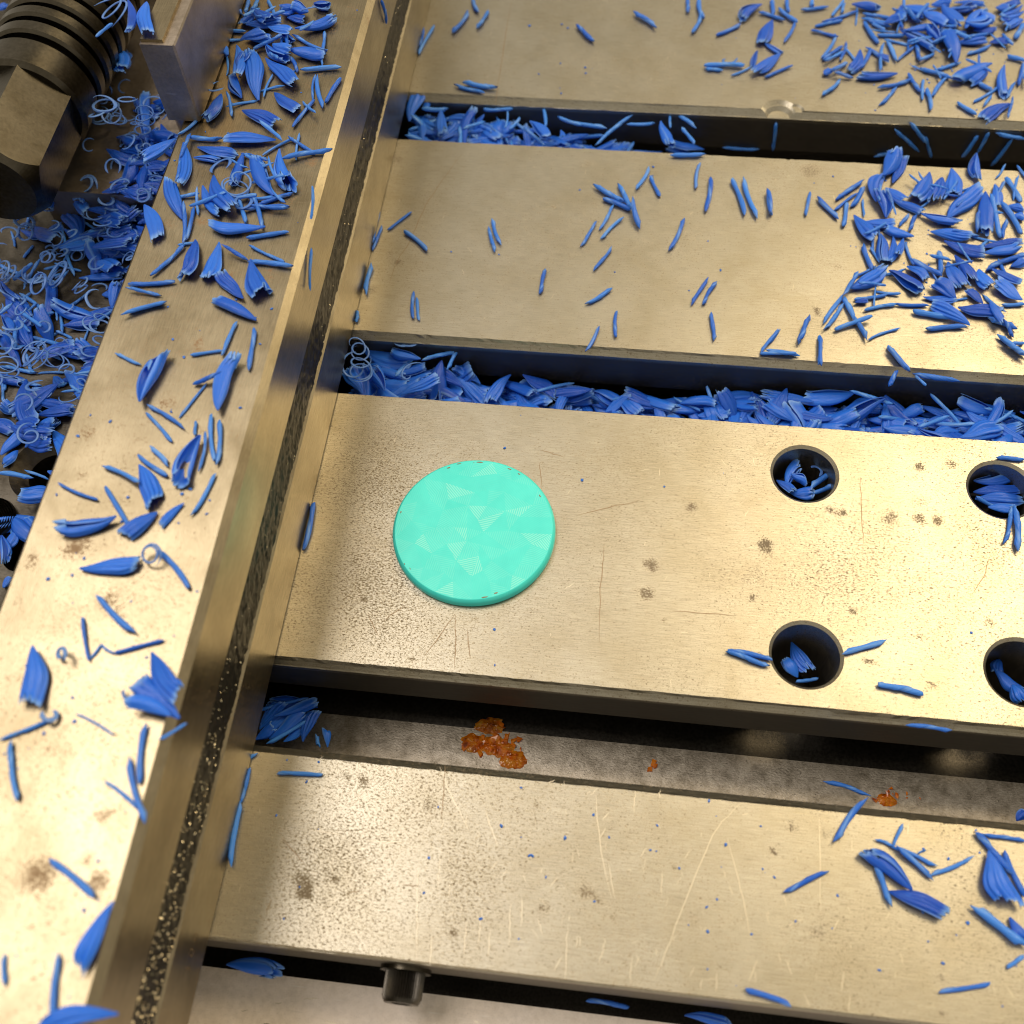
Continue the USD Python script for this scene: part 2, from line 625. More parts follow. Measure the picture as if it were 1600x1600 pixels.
N 827 -448 9 825 -508 9 89
N 943 -462 11 971 -508 11 100
N 1139 -428 12 1168 -460 12 100
N 5 -859 5 7 -943 5 104
@first hole
F 770 -729 -40 794 -671 -40 219
F 782 -705 -32 812 -717 -40 218
N 813 -724 -42 864 -680 -42 121
N 803 -744 -42 855 -716 -42 100
F 780 -742 -40 821 -744 -34 250
C 821 -697 -32 299 15 2 126
F 759 -719 -33 788 -745 -30 201
@second hole
F 1080 -694 -38 1163 -666 -38 283
F 1079 -708 -41 1160 -696 -41 215
F 1081 -720 -40 1157 -720 -40 247
N 1079 -723 -34 1125 -744 -43 85
F 1096 -741 -34 1141 -740 -34 180
@lip of second hole
N 1118 -764 4 1103 -827 4 88
N 1125 -764 6 1119 -837 6 120
@third hole
F 783 -997 -67 816 -1051 -67 281
F 794 -1053 -67 772 -1025 -67 264
N 792 -1059 -72 826 -1051 -72 74
@fourth hole
F 1100 -991 -70 1095 -1015 -70 170
F 1088 -1010 -68 1125 -1051 -68 261
F 1112 -1037 -58 1129 -1064 -58 244
@middle land
N 1107 -667 4 1147 -669 4 91
N 848 -1037 5 909 -1013 5 102
N 896 -1081 5 959 -1089 5 111
N 678 -1049 5 743 -1057 5 96
N 679 -1051 5 736 -1069 5 95
N 934 -1138 4 994 -1141 4 75
@front slot
N 849 -1190 -135 909 -1205 -135 86
F 1125 -1221 -134 1139 -1206 -134 158
@front land
N 867 -1253 5 828 -1312 5 102
N 815 -1356 4 760 -1389 4 80
F 928 -1366 9 861 -1318 9 297
N 882 -1342 5 896 -1388 5 99
N 884 -1306 3 905 -1313 3 53
N 905 -1313 3 920 -1283 3 58
N 907 -1313 3 958 -1332 3 72
N 910 -1316 9 953 -1349 4 90
N 938 -1319 2 949 -1313 2 33
N 954 -1346 3 1009 -1319 3 71
F 896 -1371 8 974 -1398 8 262
N 1018 -1283 5 1059 -1334 5 114
N 1029 -1285 3 1080 -1286 3 67
N 1051 -1305 4 1072 -1360 4 90
F 1025 -1309 12 1049 -1388 12 376
N 1006 -1382 7 1064 -1423 7 143
F 1049 -1391 5 1068 -1422 5 161
N 1041 -1452 3 1064 -1436 3 68
N 954 -1491 3 1017 -1475 3 72
N 710 -1515 4 766 -1527 4 90
@middle slot
C 22 -535 -9 176 317 72 171
C 122 -565 -10 202 215 49 212
C 25 -585 -7 89 131 67 211
C 87 -498 -20 356 198 74 144
C 21 -575 2 105 354 26 246
F 75 -599 -29 32 -541 -29 269
F 33 -607 -30 -6 -557 -30 251
F 124 -527 -31 63 -514 -31 218
N 131 -523 -33 188 -500 -33 94
N 177 -539 -34 186 -502 -34 87
F 101 -608 -30 167 -565 -30 267
@bed left of the bar
F -585 -258 60 -600 -151 60 311
F -593 -308 68 -594 -236 71 276
F -519 -306 59 -579 -235 59 290
N -463 -234 55 -393 -271 55 91
F -486 -206 58 -447 -287 58 245
F -534 -285 70 -481 -314 70 273
@heap on the bar
F -202 -73 337 -156 -113 341 262
F -161 -123 340 -117 -133 338 277
F -203 -155 339 -163 -132 339 242
F -145 -164 337 -104 -179 338 205
F -105 -66 328 -133 -61 339 228
N -185 -34 325 -160 -81 325 77
N -186 -104 341 -141 -86 341 77
N -86 -100 335 -106 -122 335 69
F -190 -231 343 -183 -190 343 204
C -86 -50 333 6 159 24 156
C -103 -67 337 58 142 24 131
@back right heap
F 1056 424 26 1103 393 23 319
F 1125 453 9 1169 482 9 278
F 1173 439 21 1205 426 8 255
F 1085 346 19 1064 395 19 253
F 976 406 12 1008 418 19 235
N 1136 363 14 1186 379 14 92
N 1068 459 21 1040 411 21 94
@bed left of the bar
F -563 -286 97 -505 -342 97 283
F -535 -274 107 -531 -335 107 269
F -493 -304 96 -440 -336 96 252
F -595 -287 96 -591 -344 96 238
F -469 -281 96 -421 -318 96 238
N -525 -286 92 -488 -263 92 84
C -534 -301 102 69 248 67 207
C -493 -299 115 197 64 27 182
C -569 -292 114 332 163 20 177
C -614 -383 122 90 162 32 201
C -607 -332 102 336 69 36 161
C -462 -331 105 0 203 21 175
@beside the screw
F -292 -266 485 -265 -347 485 208
F -310 -266 484 -287 -340 484 184
C -304 -329 503 216 21 98 215
N -326 -320 482 -342 -351 482 58
F -506 -15 197 -481 -77 197 258
F -521 -28 196 -490 -89 196 212
C -474 -200 227 87 109 92 214
C -466 -197 204 307 220 39 202
C -432 -185 224 116 312 50 186
C -404 -205 204 273 225 82 172
C -376 -183 215 139 72 37 201
C -481 -226 227 150 341 37 142
C -410 -276 211 21 197 22 169
@middle slot
F 127 -538 -78 43 -589 -49 247
F 975 -564 -69 1015 -622 -96 316
F 1222 -624 -89 1134 -601 -61 363
F 496 -595 -96 568 -567 -128 233
F 606 -530 -100 647 -593 -98 283
F 1240 -619 -69 1141 -598 -67 246
N 393 -523 -88 468 -542 -105 99
N 838 -618 -80 796 -587 -68 75
F 1066 -623 -80 984 -576 -60 223
F 303 -528 -114 365 -590 -103 334
F 1200 -587 -72 1261 -528 -70 351
F 685 -623 -86 601 -574 -115 338
F 1273 -513 -54 1199 -553 -80 238
F 687 -554 -87 615 -528 -99 271
F 744 -624 -101 653 -595 -93 412
F 136 -592 -70 43 -578 -63 399
F 1179 -524 -76 1082 -526 -72 412
F 495 -552 -124 564 -573 -104 350
F 267 -624 -89 217 -573 -100 361
F 1154 -623 -80 1105 -571 -64 366
F 163 -558 -84 259 -574 -95 302
F 524 -598 -97 620 -623 -126 333
F 386 -624 -105 363 -551 -105 368
F 337 -541 -107 255 -588 -96 340
F 112 -595 -73 158 -526 -74 394
N 1168 -528 -71 1207 -573 -46 89
F 1214 -623 -83 1125 -594 -45 251
F 686 -585 -104 656 -512 -93 379
N 530 -523 -99 473 -541 -90 82
F 830 -523 -90 866 -595 -76 312
F 475 -576 -79 419 -607 -128 323
F 891 -608 -69 811 -624 -86 275
N 138 -620 -51 114 -550 -64 75
F 659 -540 -94 578 -556 -89 220
F 596 -541 -107 543 -624 -107 373
F 579 -541 -110 643 -524 -95 416
F 350 -561 -101 304 -512 -99 373
N 1005 -575 -60 1055 -551 -54 95
N 1165 -535 -66 1116 -532 -48 70
F 161 -512 -87 209 -567 -80 381
F 127 -620 -74 200 -571 -72 371
F 741 -512 -82 658 -528 -79 241
F 63 -572 -55 126 -600 -80 418
N 662 -584 -82 642 -513 -69 74
F 405 -575 -103 350 -624 -95 300
N 631 -557 -83 584 -529 -90 75
F 989 -624 -79 915 -587 -66 328
F 726 -555 -76 781 -617 -75 246
F 34 -621 -32 121 -609 -75 255
N 1097 -563 -57 1026 -564 -62 97
F 93 -546 -51 26 -515 -57 406
N 935 -565 -52 982 -554 -71 99
N 675 -595 -84 722 -601 -71 80
F 604 -603 -84 527 -576 -104 229
F 1027 -606 -54 945 -557 -83 299
F 58 -519 -60 31 -614 -56 413
F 1188 -603 -58 1137 -559 -61 263
F 952 -524 -63 949 -620 -70 223
F 138 -555 -96 217 -514 -58 408
F 848 -624 -75 763 -603 -70 265
F 807 -590 -77 852 -542 -70 355
F 948 -513 -62 998 -572 -81 419
F 941 -582 -56 1039 -578 -79 415
F 546 -580 -106 604 -547 -106 416
F 1147 -534 -74 1070 -513 -55 362
N 1105 -576 -59 1161 -540 -44 76
F 82 -624 -42 8 -608 -52 268
N 1075 -562 -60 1025 -512 -46 82
F 358 -591 -90 448 -609 -93 265
F 596 -624 -102 586 -555 -93 327
F 864 -573 -63 765 -549 -74 236
F 64 -519 -55 8 -589 -43 268
F 902 -606 -68 821 -615 -74 312
F 831 -615 -91 781 -533 -68 403
N 400 -512 -88 331 -547 -76 76
F 1037 -562 -71 1097 -624 -57 339
F 302 -561 -92 366 -606 -97 400
F 721 -512 -77 758 -581 -88 370
N 108 -512 -46 81 -555 -47 100
F 1024 -595 -53 1079 -557 -77 331
F 948 -624 -48 1050 -613 -69 330
F 503 -513 -105 585 -568 -72 223
F 1250 -529 -53 1185 -540 -49 253
F 264 -513 -95 336 -556 -75 257
F 943 -527 -37 870 -570 -91 357
F 684 -624 -79 617 -588 -77 234
F 900 -512 -67 804 -531 -67 351
F 218 -579 -75 127 -563 -63 293
F 315 -600 -92 222 -590 -82 391
F 1167 -573 -61 1118 -623 -46 271
F 812 -585 -72 900 -598 -67 351
F 827 -536 -58 731 -517 -71 244
F 1202 -560 -34 1246 -517 -58 232
F 264 -611 -70 167 -623 -80 377
F 1128 -622 -57 1223 -611 -53 275
F 14 -512 -43 110 -523 -46 402
F 191 -534 -63 246 -569 -91 295
F 181 -607 -58 249 -599 -88 262
F 238 -584 -79 302 -624 -78 304
F 590 -624 -104 491 -603 -78 235
F 158 -515 -46 156 -605 -80 381
F 206 -553 -59 128 -512 -69 292
F 234 -535 -73 174 -512 -60 285
F 45 -624 -49 8 -542 -36 364
F 279 -512 -71 247 -583 -77 249
F 1101 -601 -54 1154 -512 -49 222
F 699 -572 -88 661 -515 -57 301
F 791 -623 -68 841 -575 -52 223
F 781 -514 -56 752 -586 -79 313
N 957 -539 -48 891 -517 -47 94
F 836 -584 -82 913 -613 -46 311
F 435 -536 -71 359 -534 -95 294
F 564 -557 -85 490 -522 -94 328
F 790 -574 -67 738 -532 -71 293
F 310 -513 -67 389 -545 -95 315
F 1000 -585 -50 1080 -623 -50 333
F 634 -525 -82 672 -581 -80 387
F 1072 -599 -48 1144 -560 -52 385
@back slot
F 531 83 -85 568 23 -111 253
F 130 117 -68 67 58 -48 257
F 336 32 -81 393 93 -90 238
N 283 99 -72 341 98 -67 92
N 246 67 -66 194 44 -59 82
F 422 8 -107 445 86 -79 222
F 9 7 -61 89 52 -38 218
F 135 118 -65 183 68 -65 253
N 173 112 -52 117 115 -57 78
F 272 38 -78 349 80 -75 271
F 509 37 -97 584 13 -93 244
F 229 53 -72 278 94 -83 319
N 330 43 -74 273 73 -71 90
N 598 15 -104 548 52 -75 93
N 213 106 -67 283 118 -66 80
F 615 95 -105 538 118 -93 239
F 483 61 -90 427 118 -100 314
F 94 75 -64 166 98 -63 305
F 533 104 -99 436 75 -79 172
F 139 109 -48 176 36 -83 290
F 312 90 -70 249 70 -66 241
F 378 59 -59 313 114 -104 278
F 263 28 -46 231 111 -100 274
N 421 58 -84 365 81 -72 77
F 41 39 -46 115 13 -50 179
N 54 6 -44 121 22 -47 98
F 282 35 -53 288 115 -85 152
N 529 7 -88 522 58 -75 70
F 329 80 -55 283 116 -85 183
F 267 21 -70 242 117 -52 166
F 193 68 -68 249 6 -65 266
N 341 115 -83 409 110 -64 93
F 627 6 -87 544 54 -91 286
F 80 97 -54 158 57 -39 199
F 215 98 -58 283 113 -59 159
N 342 65 -59 374 7 -72 80
F 203 51 -62 190 118 -57 299
N 283 76 -67 220 117 -45 87
N 219 70 -55 231 6 -45 87
F 300 25 -68 368 83 -72 256
F 495 76 -90 564 56 -85 187
F 204 116 -72 136 44 -38 290
N 36 6 -35 8 48 -31 93
F 41 98 -48 27 11 -37 283
F 182 35 -66 253 13 -47 270
N 8 60 -33 64 92 -31 94
F 241 29 -61 298 69 -61 197
F 341 42 -59 281 74 -73 306
F 199 56 -67 134 93 -49 302
F 94 108 -50 139 40 -46 196
N 51 61 -33 8 101 -25 90
F 323 74 -51 251 46 -63 158
N 191 25 -45 121 31 -44 83
F 37 27 -27 32 118 -36 185
N 55 31 -38 10 31 -20 99
F 138 53 -60 81 11 -27 172
F 377 109 -61 296 77 -62 160
F 454 34 -64 473 113 -105 308
F 219 81 -50 130 36 -37 182
F 9 86 -29 80 57 -48 241
N 214 60 -57 186 117 -40 96
N 421 38 -68 497 25 -70 84
F 277 114 -74 342 53 -49 226
F 619 102 -83 543 102 -70 212
F 136 118 -40 125 27 -34 184
N 11 84 -14 63 55 -45 81
N 444 45 -76 474 101 -72 86
F 202 94 -46 115 66 -37 220
N 147 96 -36 208 91 -50 78
F 350 25 -63 433 23 -77 270
F 458 77 -73 379 58 -76 262
F 161 103 -20 115 65 -64 271
N 87 84 -19 36 65 -40 74
N 247 87 -38 293 61 -59 88
@bed left of the bar
F -371 -602 47 -450 -655 69 367
F -461 -956 57 -403 -1000 58 306
N -474 -135 66 -438 -80 74 80
F -556 -406 69 -494 -380 61 250
F -534 -234 57 -620 -232 63 244
N -571 -595 69 -555 -641 73 100
F -422 -873 63 -320 -892 52 342
N -383 -773 69 -360 -703 72 88
F -424 -649 62 -355 -605 52 335
N -618 -481 62 -581 -458 84 96
F -393 -391 54 -491 -414 69 300
F -418 -954 54 -506 -983 57 388
F -442 -785 55 -380 -859 74 346
F -437 -558 56 -530 -537 67 351
N -518 -596 81 -575 -558 68 85
F -316 -280 66 -369 -349 73 262
F -620 -518 68 -555 -585 56 304
F -318 -1000 66 -313 -912 73 250
F -330 -169 55 -407 -224 84 275
F -529 -697 63 -484 -790 64 370
N -369 -663 74 -426 -692 81 76
F -451 -673 46 -381 -678 79 399
F -613 -967 86 -535 -941 49 324
N -620 -602 82 -587 -554 82 81
N -329 -257 81 -306 -208 83 85
N -340 -819 77 -303 -777 84 99
F -508 -608 48 -541 -552 85 309
N -618 -691 96 -563 -722 71 84
F -454 -709 76 -530 -765 57 384
F -383 -916 73 -451 -926 76 296
F -354 -417 64 -399 -346 90 240
F -427 -128 68 -353 -83 68 312
N -587 -617 94 -594 -675 69 98
F -447 -153 62 -392 -106 80 386
F -374 -780 80 -325 -850 56 350
F -619 -794 65 -537 -752 86 259
F -414 -540 73 -418 -475 83 225
F -601 -918 57 -516 -938 94 366
F -514 -143 101 -450 -83 58 268
N -433 -898 84 -483 -895 90 96
N -404 -539 77 -335 -550 99 91
F -487 -430 70 -422 -452 77 310
@right heap
N 1109 -89 12 1081 -122 16 64
N 1100 -179 2 1150 -196 4 55
N 945 -75 15 939 -119 17 70
N 928 -242 -3 927 -194 9 62
N 1201 -33 15 1193 -82 2 67
N 1115 -323 0 1145 -362 8 79
N 1028 -246 13 1061 -246 6 77
N 1117 -215 8 1138 -188 -1 73
N 1161 -288 7 1150 -235 1 80
N 1176 -49 13 1150 -97 8 76
N 1061 -102 12 1091 -50 13 58
N 1055 -342 3 1087 -332 2 51
N 1067 -75 15 1017 -62 12 51
N 943 -319 9 895 -324 17 68
N 979 -281 8 939 -289 -1 67
N 996 -264 6 986 -206 1 65
N 1047 -85 11 1016 -40 16 52
N 1116 -185 7 1073 -182 15 67
N 1059 -338 6 1023 -299 22 57
N 1032 -74 10 1086 -97 15 50
N 941 -204 0 939 -170 5 49
N 922 -368 5 927 -319 7 46
N 892 -300 5 931 -270 1 59
N 958 -93 15 970 -149 14 46
N 911 -207 17 953 -168 9 72
N 1093 -71 3 1130 -49 1 45
N 1098 -252 12 1052 -269 11 58
N 1099 -256 10 1077 -209 12 50
N 970 -335 5 928 -330 1 64
N 1209 8 1 1230 -40 6 67
N 1038 -99 2 1012 -124 3 53
N 1000 -46 16 1035 -78 11 49
N 1186 6 4 1168 -29 2 52
N 1161 -131 15 1126 -132 12 67
@back right heap
N 1118 437 10 1130 390 21 65
N 1018 477 25 1020 431 9 73
N 921 407 0 925 465 5 49
N 1026 344 8 1069 358 16 52
N 1034 436 12 995 448 14 71
N 1121 345 14 1100 301 12 48
N 1214 440 16 1254 430 10 48
N 1017 430 16 1001 378 8 48
N 1022 322 7 1029 377 -1 58
N 1011 387 15 1009 424 12 80
N 1000 382 6 952 397 -1 49
N 1102 315 15 1118 348 14 74
N 1102 438 12 1125 413 17 55
N 1224 456 9 1252 477 14 68
N 1051 351 13 1087 319 10 50
N 1222 392 13 1241 432 8 61
N 978 360 5 1026 349 1 65
N 1218 387 9 1233 350 12 73
N 1120 373 18 1070 341 17 73
N 1182 260 15 1136 297 13 61
N 1157 463 14 1115 458 11 79
N 1078 365 0 1115 369 8 78
N 1022 348 12 1078 368 13 70
N 1083 241 8 1070 281 8 54
N 1161 254 12 1160 313 15 60
N 1087 465 7 1055 459 0 73
N 895 328 4 921 279 2 63
N 1248 234 13 1248 269 5 73
N 1143 385 11 1086 385 15 49
N 1193 383 11 1220 346 7 46
N 898 475 3 892 442 5 79
N 1117 387 22 1085 394 19 63
N 1068 389 11 1032 391 13 48
N 1029 282 3 1063 264 2 49
@heap on the bar
N -164 -69 337 -184 -101 339 68
N -108 -474 325 -55 -471 340 63
N -143 -514 324 -92 -509 334 76
N -95 -527 329 -41 -528 329 79
N -109 -253 327 -145 -263 321 52
N -233 -383 331 -233 -435 333 74
N -73 -373 327 -25 -402 323 74
N -148 -287 321 -190 -307 326 51
N -225 -514 322 -188 -507 328 69
N -232 -343 325 -254 -377 324 61
N -69 -288 324 -40 -318 331 59
N -125 -204 341 -149 -178 329 80
N -232 -444 330 -225 -485 333 69
N -93 -427 333 -74 -467 332 51
N -207 -103 343 -192 -68 332 67
N -129 -466 332 -82 -437 332 46
N -138 -279 324 -134 -225 324 47
N -273 -137 334 -247 -91 332 70
N -179 -168 328 -133 -141 338 79
N -124 -448 328 -154 -433 331 47
N -82 -482 328 -48 -518 329 65
N -194 -533 326 -138 -515 341 72
N -96 -444 333 -131 -423 332 60
N -92 -215 324 -110 -182 326 80
N -62 -502 326 -107 -509 323 59
N -196 -131 318 -249 -156 330 54
@bed left of the bar
N -511 -362 69 -463 -349 58 77
N -586 -603 62 -557 -573 68 48
N -497 -348 50 -533 -330 57 61
N -402 -517 63 -435 -565 62 71
N -544 -637 55 -520 -677 53 73
N -510 -673 51 -463 -670 54 49
N -546 -421 52 -536 -373 55 64
N -548 -500 61 -523 -455 64 69
N -396 -695 58 -446 -718 65 56
N -451 -625 52 -451 -565 54 48
N -593 -480 50 -540 -456 56 58
N -508 -565 61 -530 -517 61 50
N -497 -701 54 -543 -695 54 75
N -552 -427 53 -558 -473 55 79
N -491 -314 61 -451 -357 62 74
N -647 -347 50 -649 -308 58 72
N -606 -485 47 -588 -429 60 68
N -507 -443 52 -555 -438 62 49
N -560 -528 59 -581 -579 59 55
N -649 -396 54 -669 -359 53 56
N -494 -585 56 -517 -536 53 75
N -504 -530 53 -473 -490 54 61
N -410 -410 51 -440 -455 56 63
N -433 -645 61 -399 -643 65 78
N -609 -450 60 -599 -495 47 55
N -576 -579 61 -574 -533 57 53
N -545 -599 66 -573 -573 61 66
N -439 -703 64 -392 -726 60 77
N -625 -421 54 -617 -389 52 58
N -581 -333 54 -554 -386 53 70
N -533 -620 58 -501 -577 48 58
N -601 -550 64 -582 -502 54 61
N -585 -629 61 -547 -624 59 50
N -516 -381 50 -469 -366 57 55
N -474 -596 52 -506 -583 55 63
N -579 -442 49 -537 -432 58 60
N -551 -737 52 -563 -701 56 64
N -519 -550 63 -552 -565 62 73
N -478 -753 54 -524 -742 61 64
N -563 -682 53 -555 -717 54 69
C -301 -557 73 309 99 0 90
C -460 -448 91 145 333 12 203
C -643 -798 104 204 247 67 140
C -659 -428 81 138 264 0 189
C -546 -173 115 36 302 72 92
C -583 -542 73 77 215 55 102
C -456 -304 123 35 235 6 104
C -364 -369 109 247 236 20 113
C -329 -182 115 122 169 56 217
C -639 -79 94 257 98 49 210
C -287 -741 86 340 39 53 121
C -340 -415 99 153 268 31 147
C -627 -265 71 343 123 56 203
C -522 -284 82 202 232 78 168
C -563 -147 88 276 304 86 134
C -352 -637 113 270 316 54 99
C -575 -104 87 31 29 14 154
C -383 -141 89 312 240 76 105
C -324 -420 110 202 256 66 129
C -339 -195 126 77 226 9 170
C -365 -566 85 37 206 19 131
C -448 -183 123 47 260 26 97
C -624 -541 89 47 44 8 103
C -369 -593 76 281 263 42 216
C -601 -795 70 172 95 67 204
C -343 -246 65 192 215 92 155
C -457 -486 65 255 86 0 156
C -495 -680 110 249 214 24 213
C -383 -306 125 241 58 88 91
C -610 -744 114 132 326 65 149
C -582 -111 103 128 325 66 213
C -650 -788 73 65 40 75 205
C -626 -345 83 313 173 97 182
C -547 -152 128 152 312 53 130
C -536 -114 71 77 356 33 209
C -311 -702 98 308 292 67 184
C -533 -523 107 254 141 85 208
C -293 -420 125 235 310 13 206
C -470 -57 79 339 146 81 123
C -428 -228 67 70 195 22 178
C -364 -773 74 67 171 81 111
C -487 -143 101 25 289 88 208
C -397 -706 101 228 332 47 179
C -643 -222 128 269 148 22 128
C -386 -178 112 41 134 32 188
C -476 -365 69 321 137 28 164
C -416 -704 127 243 31 54 101
C -513 -727 128 274 246 95 213
C -468 -211 66 40 36 0 171
C -426 -553 115 235 209 21 176
C -315 -464 69 186 208 72 92
C -657 -736 118 159 207 34 190
C -317 -597 109 109 29 94 115
C -554 -411 72 294 120 11 143
C -439 -387 109 0 141 12 155
C -582 -587 113 153 322 48 166
C -287 -437 110 32 165 28 139
C -479 -685 111 316 257 81 212
C -633 -484 76 209 66 56 134
C -417 -701 79 136 161 34 109
C -356 -764 95 77 73 51 220
C -524 -495 88 347 261 24 146
C -405 -394 104 199 46 4 125
C -444 -289 125 355 150 80 101
C -352 -411 65 174 80 94 187
C -468 -650 73 256 139 69 223
C -297 -417 115 342 130 66 189
C -482 -134 65 70 265 56 104
C -477 -173 106 35 57 97 208
C -418 -400 84 329 260 32 216
C -607 -398 124 169 87 80 175
C -634 -143 77 317 223 42 117
C -512 -407 119 340 284 42 126
C -363 -565 92 99 357 22 157
C -648 -655 97 182 72 64 157
C -524 -108 108 303 22 18 111
C -632 -485 120 248 109 9 103
C -509 -489 92 330 141 93 214
C -642 -101 97 343 229 28 157
C -562 -432 84 302 85 68 146
C -378 -376 75 243 95 69 112
C -410 -254 109 118 144 73 120
C -594 -719 81 212 173 92 165
C -491 -759 99 31 266 35 220
C -451 -364 91 166 315 33 193
C -579 -474 83 92 24 2 183
C -454 -306 109 322 77 9 161
C -374 -421 66 312 56 8 93
C -326 -516 86 337 349 71 210
C -507 -298 128 270 49 99 218
C -555 -392 122 194 76 3 181
C -411 -742 101 299 248 50 199
C -307 -127 70 250 141 86 208
C -444 -60 96 324 179 77 159
C -291 -57 85 343 344 77 142
C -561 -618 98 91 75 54 168
C -616 -197 94 82 308 83 107
C -626 -492 114 211 255 22 227
C -574 -709 78 126 94 44 217
C -395 -616 122 85 34 99 223
C -456 -747 123 216 228 15 215
C -472 -807 84 308 132 71 174
C -337 -696 71 25 293 61 123
C -420 -637 72 53 348 66 195
C -421 -377 97 59 39 4 100
C -386 -457 118 357 318 98 99
C -467 -665 125 113 28 0 219
C -523 -661 118 25 100 6 129
C -649 -467 67 221 25 46 176
C -470 -325 124 345 213 14 150
C -486 -708 113 92 215 62 188
C -464 -181 122 44 57 89 211
C -489 -345 111 344 190 27 183
C -317 -299 85 55 78 6 117
C -396 -536 77 118 98 36 162
C -331 -474 109 117 169 77 138
C -556 -577 109 330 121 58 122
C -328 -691 68 46 104 62 119
C -594 -658 119 127 270 87 193
C -361 -494 99 194 319 9 135
C -334 -168 76 34 338 47 175
C -641 -300 84 325 3 77 159
C -404 -440 87 147 169 14 180
C -513 -600 91 237 48 29 96
C -434 -227 108 333 90 42 128
C -547 -113 111 354 303 21 179
C -565 -642 85 133 84 53 172
C -468 -619 65 163 288 63 101
C -554 -105 112 270 273 67 96
C -621 -813 66 97 261 39 139
C -467 -203 128 285 344 97 106
C -374 -393 69 160 11 7 175
C -434 -86 126 295 139 10 116
C -328 -364 83 109 48 94 121
C -454 -387 127 226 319 17 164
C -286 -124 96 180 253 10 142
C -343 -132 76 144 15 75 93
C -472 -218 122 99 6 48 165
C -317 -305 101 234 278 17 152
C -391 -81 74 266 266 42 194
C -371 -183 118 209 46 17 120
C -317 -122 122 247 326 49 225
C -371 -84 73 107 181 79 114
C -437 -23 129 48 245 32 132
C -355 -115 72 0 140 17 170
C -305 -209 67 200 63 47 229
C -428 -38 73 264 307 19 101
C -359 -16 79 275 247 11 205
C -466 -203 105 275 136 82 142
C -329 -270 70 233 353 57 201
C -394 -252 100 150 86 31 181
C -321 -344 127 37 348 80 193
C -340 -258 104 100 59 63 182
C -374 -213 124 216 0 25 207
C -404 -290 87 234 144 78 195
C -441 -274 114 355 120 80 199
C -284 -150 109 213 16 6 155
C -440 -305 66 187 5 69 140
C -282 -248 119 142 301 9 171
C -434 -147 118 247 270 11 101
C -352 -214 113 220 343 52 156
C -431 -210 125 196 188 3 100
C -293 -233 118 357 229 96 229
C -452 -230 108 114 317 28 103
C -386 -392 83 339 55 57 165
C -444 -239 129 18 350 63 144
C -470 -72 90 189 179 30 153
C -464 -237 119 350 126 49 177
C -433 -73 94 201 8 26 215
C -458 -250 129 196 292 25 221
'''

# ------------------------------------------------------------------ helpers
taken = {}
def numbered(parent, name):
    k = (parent, name); n = taken.get(k, -1) + 1; taken[k] = n
    return f'{parent}/{name}' if n == 0 else f'{parent}/{name}_{n:03d}'
def tag(prim, label=None, cat=None, group=None, kind=None):
    for k, v in (('label', label), ('category', cat), ('group', group), ('kind', kind)):
        if v: prim.SetCustomDataByKey(k, v)
    return prim
def thing(name, label, cat, group=None, kind=None, at=(0, 0, 0)):
    x = UsdGeom.Xform.Define(stage, numbered('/World', name))
    if any(at): x.AddTranslateOp().Set(Gf.Vec3d(*[c * MM for c in at]))
    return tag(x.GetPrim(), label, cat, group, kind)
def obj(name, mesh, mat, parent=None, smooth=False, at=(0, 0, 0)):
    v, f, n = meshkit.arrays(mesh, smooth)
    path = numbered(str(parent.GetPath()) if parent else '/World', name)
    m = UsdGeom.Mesh.Define(stage, path)
    m.CreatePointsAttr(Vt.Vec3fArray.FromNumpy(((v - np.array(at)) * MM).astype(np.float32)))
    m.CreateFaceVertexCountsAttr(Vt.IntArray.FromNumpy(np.full(len(f), 3, np.int32)))
    m.CreateFaceVertexIndicesAttr(Vt.IntArray.FromNumpy(f.astype(np.int32).ravel()))
    m.CreateSubdivisionSchemeAttr('none')
    if n is not None:
        m.CreateNormalsAttr(Vt.Vec3fArray.FromNumpy(n.astype(np.float32))); m.SetNormalsInterpolation('vertex')
    UsdShade.MaterialBindingAPI.Apply(m.GetPrim()).Bind(UsdShade.Material.Get(stage, '/World/Looks/' + mat))
    return m.GetPrim()
def attr_color(prim, name, values):
    UsdGeom.PrimvarsAPI(prim).CreatePrimvar(name, Sdf.ValueTypeNames.Color3fArray, 'vertex').Set(Vt.Vec3fArray.FromNumpy(values.astype(np.float32)))
def join(ms): return trimesh.util.concatenate(ms)
def box(x0, x1, y0, y1, z0, z1): return m3.Manifold.cube([x1 - x0, y1 - y0, z1 - z0]).translate([x0, y0, z0])
def cyl(r, h, at, r2=None, n=64): return m3.Manifold.cylinder(h, r, r if r2 is None else r2, n).translate(list(at))
def prism_x(poly, x0, x1):      # polygon in (y, z), extruded along x
    m = m3.CrossSection([poly]).extrude(x1 - x0)              # (y, z, x)
    return m.transform([[0, 0, 1, x0], [1, 0, 0, 0], [0, 1, 0, 0]])
def prism_y(poly, y0, y1):      # polygon in (x, z), extruded along y
    m = m3.CrossSection([poly]).extrude(y1 - y0)              # (x, z, -y)
    return m.transform([[1, 0, 0, 0], [0, 0, -1, y1], [0, 1, 0, 0]])
def turned_y(profile, n=96):    # (radius, y) pairs turned about the y axis
    m = trimesh.creation.revolve(np.array(profile, float), sections=n)
    v = m.vertices.copy(); m.vertices = np.stack([v[:, 0], v[:, 2], v[:, 1]], 1); m.invert()
    return m
def to_trimesh(m):
    q = m.to_mesh(); return trimesh.Trimesh(q.vert_properties[:, :3], q.tri_verts, process=False)

